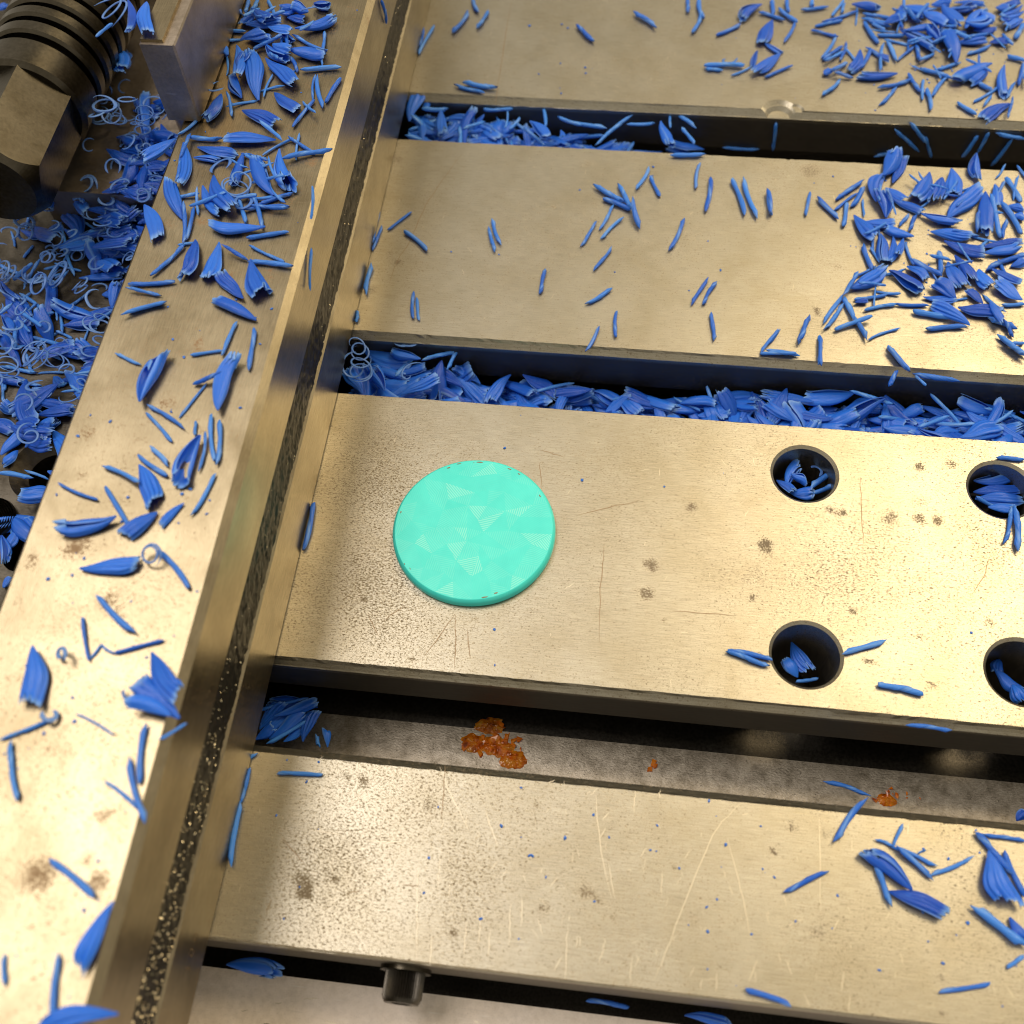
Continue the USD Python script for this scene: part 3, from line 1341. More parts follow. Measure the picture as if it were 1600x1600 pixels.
# ------------------------------------------------------------------ materials
def steel(name, tint, rough, grain=(0.5, 7.0, 3.0), speck=0.0, wear=False, metallic=1.0, dirt=(0.10, 0.065, 0.03), bump=0.25, blotch=0.35, blotch_scale=0.09, gc=0.55, scr=0.5):
    """Ground steel: fine grinding lines, blotches, small dark pits; wear = per vertex colour (specks, stain)."""
    N = {'g': ('geometry', {}), 'mm': ('vector_math', {'math_type': 'scale', 'scale': 1000.0}),
         'mg': ('mapping', {'scale': grain}), 'ng': ('noise_texture', {'scale': 1.0, 'detail': 4.0, 'roughness': 0.6}),
         'nf': ('noise_texture', {'scale': 4.0, 'detail': 4.0, 'roughness': 0.68}),
         'ms': ('mapping', {'scale': (1.0, 1.7, 1.0), 'rotation': (0, 0, 0.35)}),
         'ns': ('noise_texture', {'scale': 2.7, 'detail': 5.0, 'roughness': 0.72, 'distortion': 0.7}),
         'nb': ('noise_texture', {'scale': blotch_scale, 'detail': 5.0, 'roughness': 0.62, 'distortion': 0.4}),
         'rb': ('rgb_ramp', {'ramp': [(0.30, tuple(c * (1 - blotch) for c in (tint[0], tint[1] * 0.97, tint[2] * 0.90))), (0.62, tint), (1.0, tuple(min(1, c * 1.10) for c in tint))]}),
         'fine': ('mix_color', {'blend_type': 'multiply', 'fac': gc}),
         'rg': ('rgb_ramp', {'ramp': [(0.25, (0.70, 0.69, 0.66)), (0.60, (1, 1, 1)), (1.0, (1.12, 1.12, 1.12))]}),
         'ds': ('math', {'math_type': 'multiply_add', 'value2': 0.30, 'value3': speck}),
         'sum': ('math', {'math_type': 'add'}),
         'spk': ('map_range', {'range_type': 'smoothstep', 'from_min': 0.685, 'from_max': 0.745, 'clamp': True}),
         'ss': ('math', {'math_type': 'multiply_add', 'value2': 0.62, 'value3': 0.0}),
         'sn': ('math', {'math_type': 'multiply_add', 'value2': 1.6}),
         'stn': ('map_range', {'range_type': 'smoothstep', 'from_min': 1.13, 'from_max': 1.30, 'clamp': True}),
         'amt': ('math', {'math_type': 'maximum'}), 'amc': ('math', {'math_type': 'multiply', 'value2': 0.88}),
         'col': ('mix_color', {'b': dirt}),
         'met': ('math', {'math_type': 'multiply_add', 'value2': -0.75 * metallic, 'value3': metallic}),
         'r0': ('math', {'math_type': 'multiply_add', 'value2': 0.22, 'value3': rough - 0.11}),
         'r1': ('math', {'math_type': 'multiply_add', 'value2': 0.30}),
         'hb': ('math', {'math_type': 'multiply_add', 'value2': -0.8}),
         'm1': ('mapping', {'scale': (0.22, 9.0, 1.0), 'rotation': (0, 0, 1.45)}), 's1': ('noise_texture', {'scale': 1.0, 'detail': 2.0, 'roughness': 0.5}), 'q1': ('map_range', {'from_min': 0.66, 'from_max': 0.76, 'to_max': scr, 'clamp': True}),
         'm2': ('mapping', {'scale': (0.18, 7.0, 1.0), 'rotation': (0, 0, -0.55)}), 's2': ('noise_texture', {'scale': 1.0, 'detail': 2.0, 'roughness': 0.5}), 'q2': ('map_range', {'from_min': 0.67, 'from_max': 0.77, 'to_max': scr, 'clamp': True}),
         'n3': ('noise_texture', {'scale': 6.5, 'detail': 3.0, 'roughness': 0.7}), 'q3': ('rgb_ramp', {'ramp': [(0.30, (0.62, 0.60, 0.56)), (0.46, (1, 1, 1)), (0.62, (1, 1, 1)), (0.80, (1.25, 1.25, 1.22))]}), 'f3': ('mix_color', {'blend_type': 'multiply', 'fac': scr}),
         'c1': ('mix_color', {'b': tuple(min(.95, 1.35 * c) for c in tint)}), 'c2': ('mix_color', {'b': tuple(.62 * c for c in tint)}),
         'bp': ('bump', {'strength': bump, 'distance': 0.00006}),
         'p': ('principled_bsdf', {'specular_ior_level': 0.5})}
    L = [('g.position', 'mm.vector1'), ('mm.vector', 'mg.vector'), ('mg.vector', 'ng.vector'), ('mm.vector', 'nf.vector'), ('mm.vector', 'ms.vector'),
         ('ms.vector', 'ns.vector'), ('mm.vector', 'nb.vector'), ('nb.fac', 'rb.fac'), ('rb.color', 'fine.a'), ('ng.fac', 'rg.fac'), ('rg.color', 'fine.b'),
         ('ns.fac', 'sum.value1'), ('ds.value', 'sum.value2'), ('sum.value', 'spk.value'), ('nf.fac', 'sn.value1'), ('ss.value', 'sn.value3'),
         ('sn.value', 'stn.value'), ('spk.result', 'amt.value1'), ('stn.result', 'amt.value2'), ('amt.value', 'amc.value1'), ('amc.value', 'col.fac'),
         ('mm.vector', 'm1.vector'), ('m1.vector', 's1.vector'), ('s1.fac', 'q1.value'), ('q1.result', 'c1.fac'), ('mm.vector', 'm2.vector'), ('m2.vector', 's2.vector'), ('s2.fac', 'q2.value'), ('q2.result', 'c2.fac'),
         ('mm.vector', 'n3.vector'), ('n3.fac', 'q3.fac'), ('fine.result', 'f3.a'), ('q3.color', 'f3.b'), ('f3.result', 'c1.a'), ('c1.result', 'c2.a'), ('c2.result', 'col.a'), ('col.result', 'p.base_color'), ('amc.value', 'met.value1'), ('met.value', 'p.metallic'),
         ('ng.fac', 'r0.value1'), ('amc.value', 'r1.value1'), ('r0.value', 'r1.value3'), ('r1.value', 'p.roughness'),
         ('amc.value', 'hb.value1'), ('ng.fac', 'hb.value3'), ('hb.value', 'bp.height'), ('bp.normal', 'p.normal')]
    if wear:
        N['at'] = ('attribute', {'attribute': 'wear'}); N['sp'] = ('separate_color', {})
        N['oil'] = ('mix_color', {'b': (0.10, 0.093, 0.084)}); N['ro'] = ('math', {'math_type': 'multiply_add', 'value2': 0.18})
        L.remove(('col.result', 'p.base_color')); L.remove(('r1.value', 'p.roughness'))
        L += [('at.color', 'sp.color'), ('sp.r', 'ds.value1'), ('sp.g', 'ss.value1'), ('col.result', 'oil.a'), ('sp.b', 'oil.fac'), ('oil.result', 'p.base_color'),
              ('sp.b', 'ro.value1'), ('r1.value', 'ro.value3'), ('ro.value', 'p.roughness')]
    else:
        N['ds'][1]['value1'] = 0.0; N['ss'][1]['value1'] = 0.0
    usdkit.material(stage, '/World/Looks/' + name, N, L, surface='p.BSDF')

steel('table_steel', (0.405, 0.386, 0.325), 0.36, speck=-0.008, grain=(0.3, 9.0, 3.0), wear=True, dirt=(0.13, 0.095, 0.055), blotch=0.12, gc=0.55, scr=0.85)
steel('slot_steel', (0.46, 0.42, 0.36), 0.46, grain=(2.2, 3.5, 3.0), speck=0.06, metallic=0.8, blotch=0.5, blotch_scale=0.5, bump=0.9, gc=1.0, dirt=(0.09, 0.07, 0.045))
steel('jaw_steel', (0.325, 0.280, 0.190), 0.33, grain=(8.0, 0.4, 8.0), speck=-0.018, wear=True, bump=0.10, dirt=(0.20, 0.125, 0.06), gc=0.22, blotch=0.34)
steel('dark_steel', (0.085, 0.077, 0.060), 0.31, grain=(1.5, 1.5, 1.5), speck=0.0, bump=0.15, gc=0.35, blotch=0.3, scr=0.3, blotch_scale=0.25)
steel('bed_steel', (0.10, 0.092, 0.078), 0.45, grain=(1.0, 2.6, 1.0), speck=0.09, blotch=0.6, blotch_scale=0.2, bump=0.6)
steel('block_steel', (0.40, 0.35, 0.30), 0.42, grain=(2.0, 2.0, 2.0), speck=0.0, blotch=0.35)
steel('cover_plate', (0.84, 0.76, 0.69), 0.50, grain=(1.0, 1.0, 1.0), speck=-0.08, metallic=0.0, blotch=0.08, bump=0.08)
steel('black_oxide_and_shade', (0.085, 0.08, 0.072), 0.34, grain=(2, 2, 2), speck=-0.05)  # black finish of the screw parts, also painted shade under slot overhangs
usdkit.material(stage, '/World/Looks/bright_scratch', {'p': ('principled_bsdf', {'base_color': (0.58, 0.53, 0.43), 'metallic': 1.0, 'roughness': 0.5})}, surface='p.BSDF')
usdkit.material(stage, '/World/Looks/dark_scratch', {'p': ('principled_bsdf', {'base_color': (0.25, 0.18, 0.11), 'metallic': 0.6, 'roughness': 0.55})}, surface='p.BSDF')
usdkit.material(stage, '/World/Looks/oily_swarf', {'p': ('principled_bsdf', {'base_color': (0.009, 0.008, 0.006), 'roughness': 0.45, 'specular_ior_level': 0.25})}, surface='p.BSDF')
usdkit.material(stage, '/World/Looks/metal_grit', {'p': ('principled_bsdf', {'base_color': (0.75, 0.66, 0.46), 'metallic': 1.0, 'roughness': 0.25})}, surface='p.BSDF')

def plastic(name, ca, cb, rough, trans):
    usdkit.material(stage, '/World/Looks/' + name, {
        'o': ('object_info', {}), 'r': ('rgb_ramp', {'ramp': [(0, ca), (1, cb)]}), 'g': ('geometry', {}),
        'mm': ('vector_math', {'math_type': 'scale', 'scale': 1000.0}), 'n': ('noise_texture', {'scale': 1.3, 'detail': 3.0}),
        'v': ('mix_color', {'b': (0.035, 0.21, 0.86)}), 'at': ('attribute', {'attribute': 'rim'}), 'sp': ('separate_color', {}), 'e': ('mix_color', {'b': (0.24, 0.50, 0.95)}), 'nr': ('map_range', {'from_min': 0.58, 'from_max': 0.85, 'to_min': 0.0, 'to_max': 0.5, 'clamp': True}),
        'cv': ('combine_xyz', {}), 'tu': ('math', {'math_type': 'multiply', 'value2': 17.0}), 'uu': ('math', {'math_type': 'multiply', 'value2': 1.3}), 'ou': ('math', {'math_type': 'multiply', 'value2': 60.0}),
        'ns': ('noise_texture', {'scale': 1.0, 'detail': 3.0, 'roughness': 0.6}), 'st': ('map_range', {'from_min': 0.56, 'from_max': 0.80, 'to_min': 0.0, 'to_max': 0.42, 'clamp': True}), 'sk': ('mix_color', {'b': (0.09, 0.31, 0.93)}),
        'bp': ('bump', {'strength': 0.75, 'distance': 0.00022}),
        'p': ('principled_bsdf', {'roughness': rough, 'specular_ior_level': 0.45}), 't': ('translucent_bsdf', {}), 'mx': ('mix_closure', {'fac': trans})},
        [('o.random', 'r.fac'), ('g.position', 'mm.vector1'), ('mm.vector', 'n.vector'), ('n.fac', 'nr.value'), ('nr.result', 'v.fac'), ('r.color', 'v.a'), ('at.color', 'sp.color'), ('sp.r', 'e.fac'), ('v.result', 'e.a'),
         ('sp.g', 'tu.value1'), ('sp.b', 'uu.value1'), ('o.random', 'ou.value1'), ('tu.value', 'cv.x'), ('uu.value', 'cv.y'), ('ou.value', 'cv.z'), ('cv.vector', 'ns.vector'), ('ns.fac', 'st.value'), ('st.result', 'sk.fac'), ('e.result', 'sk.a'),
         ('ns.fac', 'bp.height'), ('bp.normal', 'p.normal'),
         ('sk.result', 'p.base_color'), ('sk.result', 't.color'), ('p.BSDF', 'mx.closure1'), ('t.BSDF', 'mx.closure2')], surface='mx.closure')
plastic('blue_flake', (0.006, 0.085, 0.60), (0.030, 0.215, 0.95), 0.34, 0.28)
plastic('blue_sliver', (0.012, 0.13, 0.70), (0.075, 0.32, 0.95), 0.30, 0.24)
plastic('blue_curl', (0.10, 0.26, 0.72), (0.20, 0.40, 0.82), 0.30, 0.40)

DISC = (0.045, 0.66, 0.46)
def disc_plastic(name, angle, pale):
    """Turquoise plastic with fine parallel cutter lines; pale = how strongly the cut lines whiten the facet."""
    usdkit.material(stage, '/World/Looks/' + name, {
        'g': ('geometry', {}), 'mm': ('vector_math', {'math_type': 'scale', 'scale': 1000.0}),
        'mp': ('mapping', {'rotation': (0, 0, angle)}), 'w': ('wave_texture', {'wave_type': 'bands', 'bands_direction': 'x', 'scale': 0.95, 'distortion': 0.25, 'detail': 1.0}),
        'n': ('noise_texture', {'scale': 0.35, 'detail': 4.0}), 'r': ('rgb_ramp', {'ramp': [(0.3, (0.045, 0.65, 0.63)), (0.7, (0.058, 0.71, 0.68))]}),
        'lm': ('math', {'math_type': 'multiply', 'value2': pale}), 'mx': ('mix_color', {'b': (0.42, 0.82, 0.74)}),
        'bp': ('bump', {'strength': 0.15, 'distance': 0.00006}),
        'p': ('principled_bsdf', {'roughness': 0.42, 'specular_ior_level': 0.45})},
        [('g.position', 'mm.vector1'), ('mm.vector', 'mp.vector'), ('mp.vector', 'w.vector'), ('mm.vector', 'n.vector'), ('n.fac', 'r.fac'), ('r.color', 'mx.a'),
         ('w.fac', 'lm.value1'), ('lm.value', 'mx.fac'), ('mx.result', 'p.base_color'), ('w.fac', 'bp.height'), ('bp.normal', 'p.normal')], surface='p.BSDF')
FACET = []
for a in (0.15, 0.9, 1.7, 2.4):
    for k, pale in enumerate((0.03, 0.13, 0.42)):
        FACET.append(f'disc_facet_{"abcd"[len(FACET) // 3]}{"xyz"[k]}'); disc_plastic(FACET[-1], a, pale)
disc_plastic('disc_rim', 0.0, 0.0)
usdkit.material(stage, '/World/Looks/amber', {'g': ('geometry', {}), 'mm': ('vector_math', {'math_type': 'scale', 'scale': 1000.0}), 'n': ('noise_texture', {'scale': 0.9, 'detail': 4.0}),
    'r': ('rgb_ramp', {'ramp': [(0.30, (0.26, 0.06, 0.006)), (0.44, (0.75, 0.22, 0.012)), (0.58, (1.0, 0.42, 0.03)), (0.75, (1.0, 0.58, 0.12))]}), 'tb': ('translucent_bsdf', {'color': (1.0, 0.33, 0.02)}), 'mx': ('mix_closure', {'fac': 0.45}),
    'p': ('principled_bsdf', {'roughness': 0.16, 'transmission_weight': 0.25, 'ior': 1.4, 'coat_weight': 0.5})},
    [('g.position', 'mm.vector1'), ('mm.vector', 'n.vector'), ('n.fac', 'r.fac'), ('r.color', 'p.base_color'), ('p.BSDF', 'mx.closure1'), ('tb.BSDF', 'mx.closure2')], surface='mx.closure')

# ------------------------------------------------------------------ wear: stains and specks where they are
def quads(text): return np.array([[float(x) for x in q.split(',')] for q in text.split()])
stains = quads(STAINS) * [0.1, 0.1, 0.01, 0.01]; specks = quads(SPECKS) * [0.1, 0.1, 0.01, 0.01]
def wear_of(v, extra_specks=(), extra_stains=(), base=0.33):
    d = np.full(len(v), base); s = np.zeros(len(v))
    q = v[:, :2] + np.stack([meshkit.noise(v * 0.8, 3), meshkit.noise(v * 0.8, 9)], 1) * 0.7
    for x, y, r, k in list(specks) + list(extra_specks):
        d = np.maximum(d, base + (k - base) * np.exp(-((v[:, 0] - x) ** 2 + (v[:, 1] - y) ** 2) / (r * r) * 1.1)) if k > base else d
    for x, y, r, k in list(stains) + list(extra_stains):
        s = np.maximum(s, k * np.clip(1.35 - np.hypot(q[:, 0] - x, q[:, 1] - y) / (r * 1.15), 0, 1))
    d += 0.16 * meshkit.noise(v * 0.12, 5)
    s = np.where(v[:, 2] > -1.2, s, 0)
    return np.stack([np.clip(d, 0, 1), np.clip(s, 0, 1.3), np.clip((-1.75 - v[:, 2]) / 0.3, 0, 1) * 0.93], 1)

# ------------------------------------------------------------------ milling table
X0, X1, NECK, FLOOR = -24.0, 190.0, -9.5, -19.0
table = thing('machine_table', 'ground steel machine table with slots, stained and scratched, under all the blue shavings', 'machine table')
lands = [(12.6, 64.0, True, False), (-50.4, 0.0, True, False), (-113.4, -63.0, True, False), (-153.1, -126.0, True, True)]
HOLES = [(79.67, -72.5), (79.42, -104.3), (110.77, -72.7), (110.56, -103.95)]
LAND_NAMES = ['the back land', 'the second land', 'the wide land with the disc', 'the front land']
for i, (y0, y1, chamfer, front) in enumerate(lands):
    c, c1, und = 1.5 if i < 3 else 0.5, 1.5 if i == 3 else 0.5, 5.5
    poly = [(y0 + und, FLOOR), (y1 - und, FLOOR), (y1 - und, NECK), (y1, NECK), (y1, -c1 * 1.0), (y1 - c1, 0), (y0 + c * 0.75, 0), (y0, -c), (y0, NECK)]
    poly += [(y0 + 1.0, NECK - 0.8), (y0 + und, NECK - 0.8)] if front else [(y0 + und, NECK)]
    if i == 0: poly[1:4] = [(y1, FLOOR)]
    m = prism_x(poly, X0, X1)
    if i == 0:
        m = m - cyl(2.2, .8, (76.0, 12.6, -1.35), 3.0, n=40) - cyl(2.9, .7, (76.0, 12.8, -.62), 3.9, n=40) - cyl(1.3, .6, (79.2, 13.8, -.35), 2.0, n=32)
    if i == 1: m = m - cyl(2.6, 4.0, (77.6, 2.05, -3.0), 2.6)
    if i == 2:
        for x, y in HOLES: m = m - cyl(5.05, 40, (x, y, -30), n=72) - cyl(5.05, 0.5, (x, y, -0.45), 5.6, n=72)
    m = m.refine_to_length(1.1)
    m = to_trimesh(m); v = m.vertices.copy(); nz = meshkit.noise(v * [.9, .1, .1], 4) + .6 * meshkit.noise(v * [2.6, .1, .1], 7)
    worn = (np.abs(v[:, 2]) < .01) & ((np.abs(v[:, 1] - (y0 + c * .75)) < .02) | (np.abs(v[:, 1] - (y1 - c1)) < .02))
    v[:, 1] += np.where(worn, .13 * nz * np.sign(v[:, 1] - (y0 + y1) / 2), 0); low = (np.abs(v[:, 2] + c) < .02) & (np.abs(v[:, 1] - y0) < .02); v[:, 2] += np.where(low, .10 * nz, 0); m.vertices = v
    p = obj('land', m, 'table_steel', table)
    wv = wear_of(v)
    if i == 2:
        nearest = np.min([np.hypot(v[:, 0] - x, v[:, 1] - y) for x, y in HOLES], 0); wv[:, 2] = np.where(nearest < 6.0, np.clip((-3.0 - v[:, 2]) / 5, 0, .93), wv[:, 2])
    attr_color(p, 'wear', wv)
    tag(p, 'steel land of the table ' + ['at the back', 'second from the back', 'carrying the turquoise disc', 'at the front edge'][i])
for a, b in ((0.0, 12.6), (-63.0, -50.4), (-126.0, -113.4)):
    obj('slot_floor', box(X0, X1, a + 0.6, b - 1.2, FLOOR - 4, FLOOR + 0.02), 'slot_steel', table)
    obj('undercut_floor', box(X0, X1, a - 5.4, b + 5.4, FLOOR - 4, FLOOR - 0.4), 'black_oxide_and_shade', table)  # black colour paints in the shade beneath the slot overhangs
basef = obj('machine_base', box(-300, 400, -320, 200, -60, -48), 'black_oxide_and_shade'); tag(basef, 'dark machine casting far below the table and the jaw', 'machine base', kind='structure')
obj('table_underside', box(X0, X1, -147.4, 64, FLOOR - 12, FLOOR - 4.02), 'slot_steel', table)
def ribbon(pts, w, z=0.018):
    p = np.array(pts, float)
    if len(p) == 2: p = np.stack([p[0], p[0] * .5 + p[1] * .5, p[1]])
    seg = np.linspace(0, len(p) - 1, max(len(p) * 3, 7)); p = np.stack([np.interp(seg, range(len(p)), p[:, k]) for k in (0, 1)], 1)
    p += np.random.default_rng(int(abs(p[0, 0]) * 77)).normal(0, 0.05, p.shape)
    d = np.gradient(p, axis=0); d /= np.linalg.norm(d, axis=1, keepdims=True); n = np.stack([-d[:, 1], d[:, 0]], 1)
    ww = w * (0.15 + np.sin(np.linspace(0.05, math.pi - 0.05, len(p))) ** 0.6)[:, None] / 2
    v = np.vstack([np.c_[p + n * ww, np.full(len(p), z)], np.c_[p - n * ww, np.full(len(p), z)]]); k = len(p); i = np.arange(k - 1)
    return trimesh.Trimesh(v, np.vstack([np.c_[i + k, i + k + 1, i + 1], np.c_[i + k, i + 1, i]]), process=False)
for text, mat, w in ((BRIGHT_SCRATCHES, 'bright_scratch', 0.085), (DARK_SCRATCHES, 'dark_scratch', 0.11)):
    for line in text.strip().split('\n'):
        obj('scratch', ribbon([[float(c) / 10 for c in q.split(',')] for q in line.split()], w), mat, table)
tick = []
for k in range(330):    # short bright nicks all over the lands, mostly along the table's depth
    i = random.choice([0, 1, 2, 2, 3, 3, 3, 3]); y0, y1 = lands[i][:2]; x, y = random.uniform(0, 135), random.uniform(y0 + 1.5, min(y1, 60) - 1.5)
    if i == 2 and (math.hypot(x - 27.4, y + 88.7) < 14 or any(math.hypot(x - a, y - b) < 6.5 for a, b in HOLES)): continue
    a = random.gauss(1.5, 0.35) if random.random() < .7 else random.uniform(0, 3.1); l = random.uniform(0.3, 1.6)
    tick.append(ribbon([(x, y), (x + l * math.cos(a), max(min(y + l * math.sin(a), y1 - 1), y0 + 1.4))], random.uniform(0.035, 0.085), 0.014))
tag(obj('nicks', join(tick), 'bright_scratch', table), kind='stuff')

# ------------------------------------------------------------------ cover plate and socket screw in front of the table
plate = box(-30, 150, -215, -155.2, -19.0, -15.75)
plate_t = thing('front_cover_plate', 'smooth pale grey cover plate below the front edge of the table', 'cover plate'); obj('sheet', plate.refine_to_length(6), 'cover_plate', plate_t)
for k in range(16):
    x, y = random.uniform(-2, 60), random.uniform(-164, -157); a = random.uniform(-.3, .3)
    obj('nick', ribbon([(x, y), (x + random.uniform(.5, 2.2), y + a)], random.uniform(.1, .22), -15.735), random.choice(['bright_scratch', 'dark_scratch']), plate_t)
screw = thing('socket_screw', 'black knurled cap screw sticking out under the front edge of the table', 'screw', at=(26.0, -153.2, -6.6))
R, n = 2.72, 108
n = 92; ang = np.linspace(0, 2 * math.pi, n, endpoint=False); rad = R - 0.26 * (np.arange(n) % 2)
head = m3.CrossSection([np.stack([rad * np.cos(ang), rad * np.sin(ang)], 1)]).extrude(4.0)
head = head ^ (m3.Manifold.cylinder(4.0, R + .1, R + .1, 64) ^ m3.Manifold.cylinder(4.8, R + 1.6, R - 0.55, 64).translate([0, 0, -0.4]))
head = head - m3.Manifold.cylinder(2.5, 1.5, 1.5, 6).translate([0, 0, 2.3])
head = head.transform([[1, 0, 0, 26.0], [0, 0, -1, -153.7], [0, 1, 0, -6.6]])
obj('knurled_head', head, 'black_oxide_and_shade', screw, at=(26.0, -153.2, -6.6))
obj('washer', m3.Manifold.cylinder(.7, 3.5, 3.5, 48).transform([[1, 0, 0, 26.0], [0, 0, -1, -153.0], [0, 1, 0, -6.6]]), 'dark_steel', screw, at=(26.0, -153.2, -6.6), smooth=40)
obj('shank', m3.Manifold.cylinder(8.4, 1.5, 1.5, 40).transform([[1, 0, 0, 26.0], [0, 0, -1, -147.3], [0, 1, 0, -6.6]]), 'black_oxide_and_shade', screw, at=(26.0, -153.2, -6.6), smooth=40)

# ------------------------------------------------------------------ vise jaw (the long bar on the left)
JT = 32.1
jaw = thing('vise_jaw', 'long polished steel vise jaw with a dark oily groove and a stamped 100', 'vise jaw')
prof = [(-26.0, 0.08), (-0.25, 0.08), (0, 0.35), (0, 12.1), (-0.4, 12.6), (-3.2, 12.6), (-3.2, 20.5), (-0.05, 20.5), (-0.05, 31.0), (-1.05, JT), (-25.5, JT), (-26.0, JT - .5)]
jm = prism_y(prof, -215, 60)
for ch, yy in (('1', -158.15), ('0', -156.25), ('0', -154.35)):
    t = meshkit.text_mesh(ch, 1.65, 0.3); v = t.vertices.copy(); t.vertices = np.stack([v[:, 2] - 0.10, v[:, 0] * 0.8 + yy, v[:, 1] + 5.0], 1)
    try: jm = jm - m3.Manifold(m3.Mesh(np.asarray(t.vertices, np.float32), np.asarray(t.faces, np.uint32)))
    except Exception: pass
jm = jm.refine_to_length(1.6)
p = obj('jaw_body', jm, 'jaw_steel', jaw)
v = meshkit.arrays(jm)[0]
jr = random.Random(4)
js = [(jr.uniform(-24, -2), jr.uniform(-165, 10), jr.uniform(0.4, 1.5), jr.uniform(0.4, 0.9)) for _ in range(110)] + [(-18.5, -112, 2.2, .9), (-6.5, -96, 1.6, .9), (-13, -89, 1.5, .8), (-12, -119, 1.8, .8), (-10, -152, 2.5, .8), (-22, -70, 1.6, .7)]
w = wear_of(v, [(-12, -140, 45, .40), (-12, -90, 40, .36), (-12, -30, 40, .33)], js, base=0.15); w[:, 1] *= (v[:, 2] > 30.5) | (jr.random() < 0)
edge = (v[:, 0] > -1.4) & (v[:, 2] > 30.6); w[:, 0] = np.where(edge, 0.30, w[:, 0])
attr_color(p, 'wear', w)
mark = []
for ch, yy in (('1', -158.15), ('0', -156.25), ('0', -154.35)):
    t = meshkit.text_mesh(ch, 1.65, 0.03); v = t.vertices.copy(); t.vertices = np.stack([v[:, 2] - 0.09, v[:, 0] * 0.8 + yy, v[:, 1] + 5.0], 1); mark.append(t)
for t, ch in zip(mark, '100'): obj('stamped_digit', t, 'dark_scratch', jaw)
# oily swarf packed in the groove, with bright grit
ny, nz = 700, 22
Y, Z = np.meshgrid(np.linspace(-200, 58, ny), np.linspace(12.7, 20.4, nz), indexing='ij')
P = np.stack([Y * 0 , Y, Z], -1).reshape(-1, 3)
hx = np.minimum(-0.62 + 0.5 * meshkit.fbm(P * 0.9, 4, 3) + 0.25 * meshkit.noise(P * 2.4, 8), -0.1)
G = np.stack([hx, P[:, 1], P[:, 2]], 1); i, j = np.meshgrid(np.arange(ny - 1), np.arange(nz - 1), indexing='ij'); a = (i * nz + j).ravel()
obj('groove_swarf', trimesh.Trimesh(G, np.vstack([np.c_[a, a + nz, a + nz + 1], np.c_[a, a + nz + 1, a + 1]]), process=False), 'oily_swarf', jaw, smooth=True)
grit = []
ico = trimesh.creation.icosphere(0)
for k in range(650):
    y = -200 + 258 * random.random() if random.random() < .40 else random.triangular(-175, -115, -172)
    q = np.array([-1.2, y, random.uniform(13.0, 20.2)]); g = ico.copy(); s = random.uniform(0.035, 0.11) * (1.7 if y < -130 else 1)
    g.apply_transform(trimesh.transformations.random_rotation_matrix(rng.random(3)) @ np.diag([s, s * random.uniform(.6, 2.2), s * .6, 1]))
    g.apply_translation([-0.62 + 0.5 * meshkit.fbm(q[None] * [0, .9, .9], 4, 3)[0] + 0.25 * meshkit.noise(q[None] * [0, 2.4, 2.4], 8)[0] + s * .3, q[1], q[2]]); grit.append(g)
tag(obj('bright_grit', join(grit), 'metal_grit', jaw), kind='stuff')

# ------------------------------------------------------------------ machinery left of the jaw
BED = 5.04
bed = thing('vise_bed', 'dark oily vise bed with bored holes, lowest surface left of the jaw', 'vise bed')
bm = box(-130, -26.3, -215, 60, -12, BED) - cyl(4.1, 30, (-43.0, -86.0, -6)) - cyl(4.1, 2.4, (-43.0, -86.0, BED - 2.2), 6.6) - cyl(3.2, 30, (-42.0, -101.5, -6))
obj('bed_casting', bm.refine_to_length(5), 'bed_steel', bed)
boss = [(0.01, 1.2), (1.6, 1.2), (1.7, 0.9)]
for k in range(7): boss += [(1.9 + k * .42, 0.95 - .02 * k), (2.1 + k * .42, 0.62 - .02 * k)]
bs = trimesh.creation.revolve(np.array(boss[::-1] + [(0.01, .3)][:0]), sections=64); bs.vertices = bs.vertices * [.85, .85, 1.6]; bs.apply_translation([-48.6, -96.5, BED])
obj('turned_boss', bs, 'dark_steel', bed, smooth=30)
lower = thing('slide_block', 'grey brown steel block beside the jaw, under the pale blue curls', 'steel block')
lb = box(-60, -26.4, -32.0, 60, BED, 12.4).refine_to_length(6)
obj('block_body', lb, 'block_steel', lower)
obj('round_shoulder', m3.Manifold.cylinder(9.0, 5.6, 5.6, 64).translate([-33.0, -12.2, 12.38]), 'block_steel', lower, smooth=40)
top = thing('steel_block', 'plain grey steel block standing on the far end of the vise jaw', 'steel block')
bb = box(-28.0, -22.6, -34.6, 60, JT + .45, 46.8)
bb = bb ^ m3.Manifold.hull_points([[x, y, z] for x in (-29, -22.6 - .5) for y in (-35, 60) for z in (30, 47.8)] + [[x, y, z] for x in (-22.6,) for y in (-34.2, 60) for z in (30, 46.4)])
obj('block_body', bb, 'block_steel', top)
obj('top_pad', box(-27.9, -24.4, -34.0, 58, 46.78, 47.3), 'jaw_steel', top)

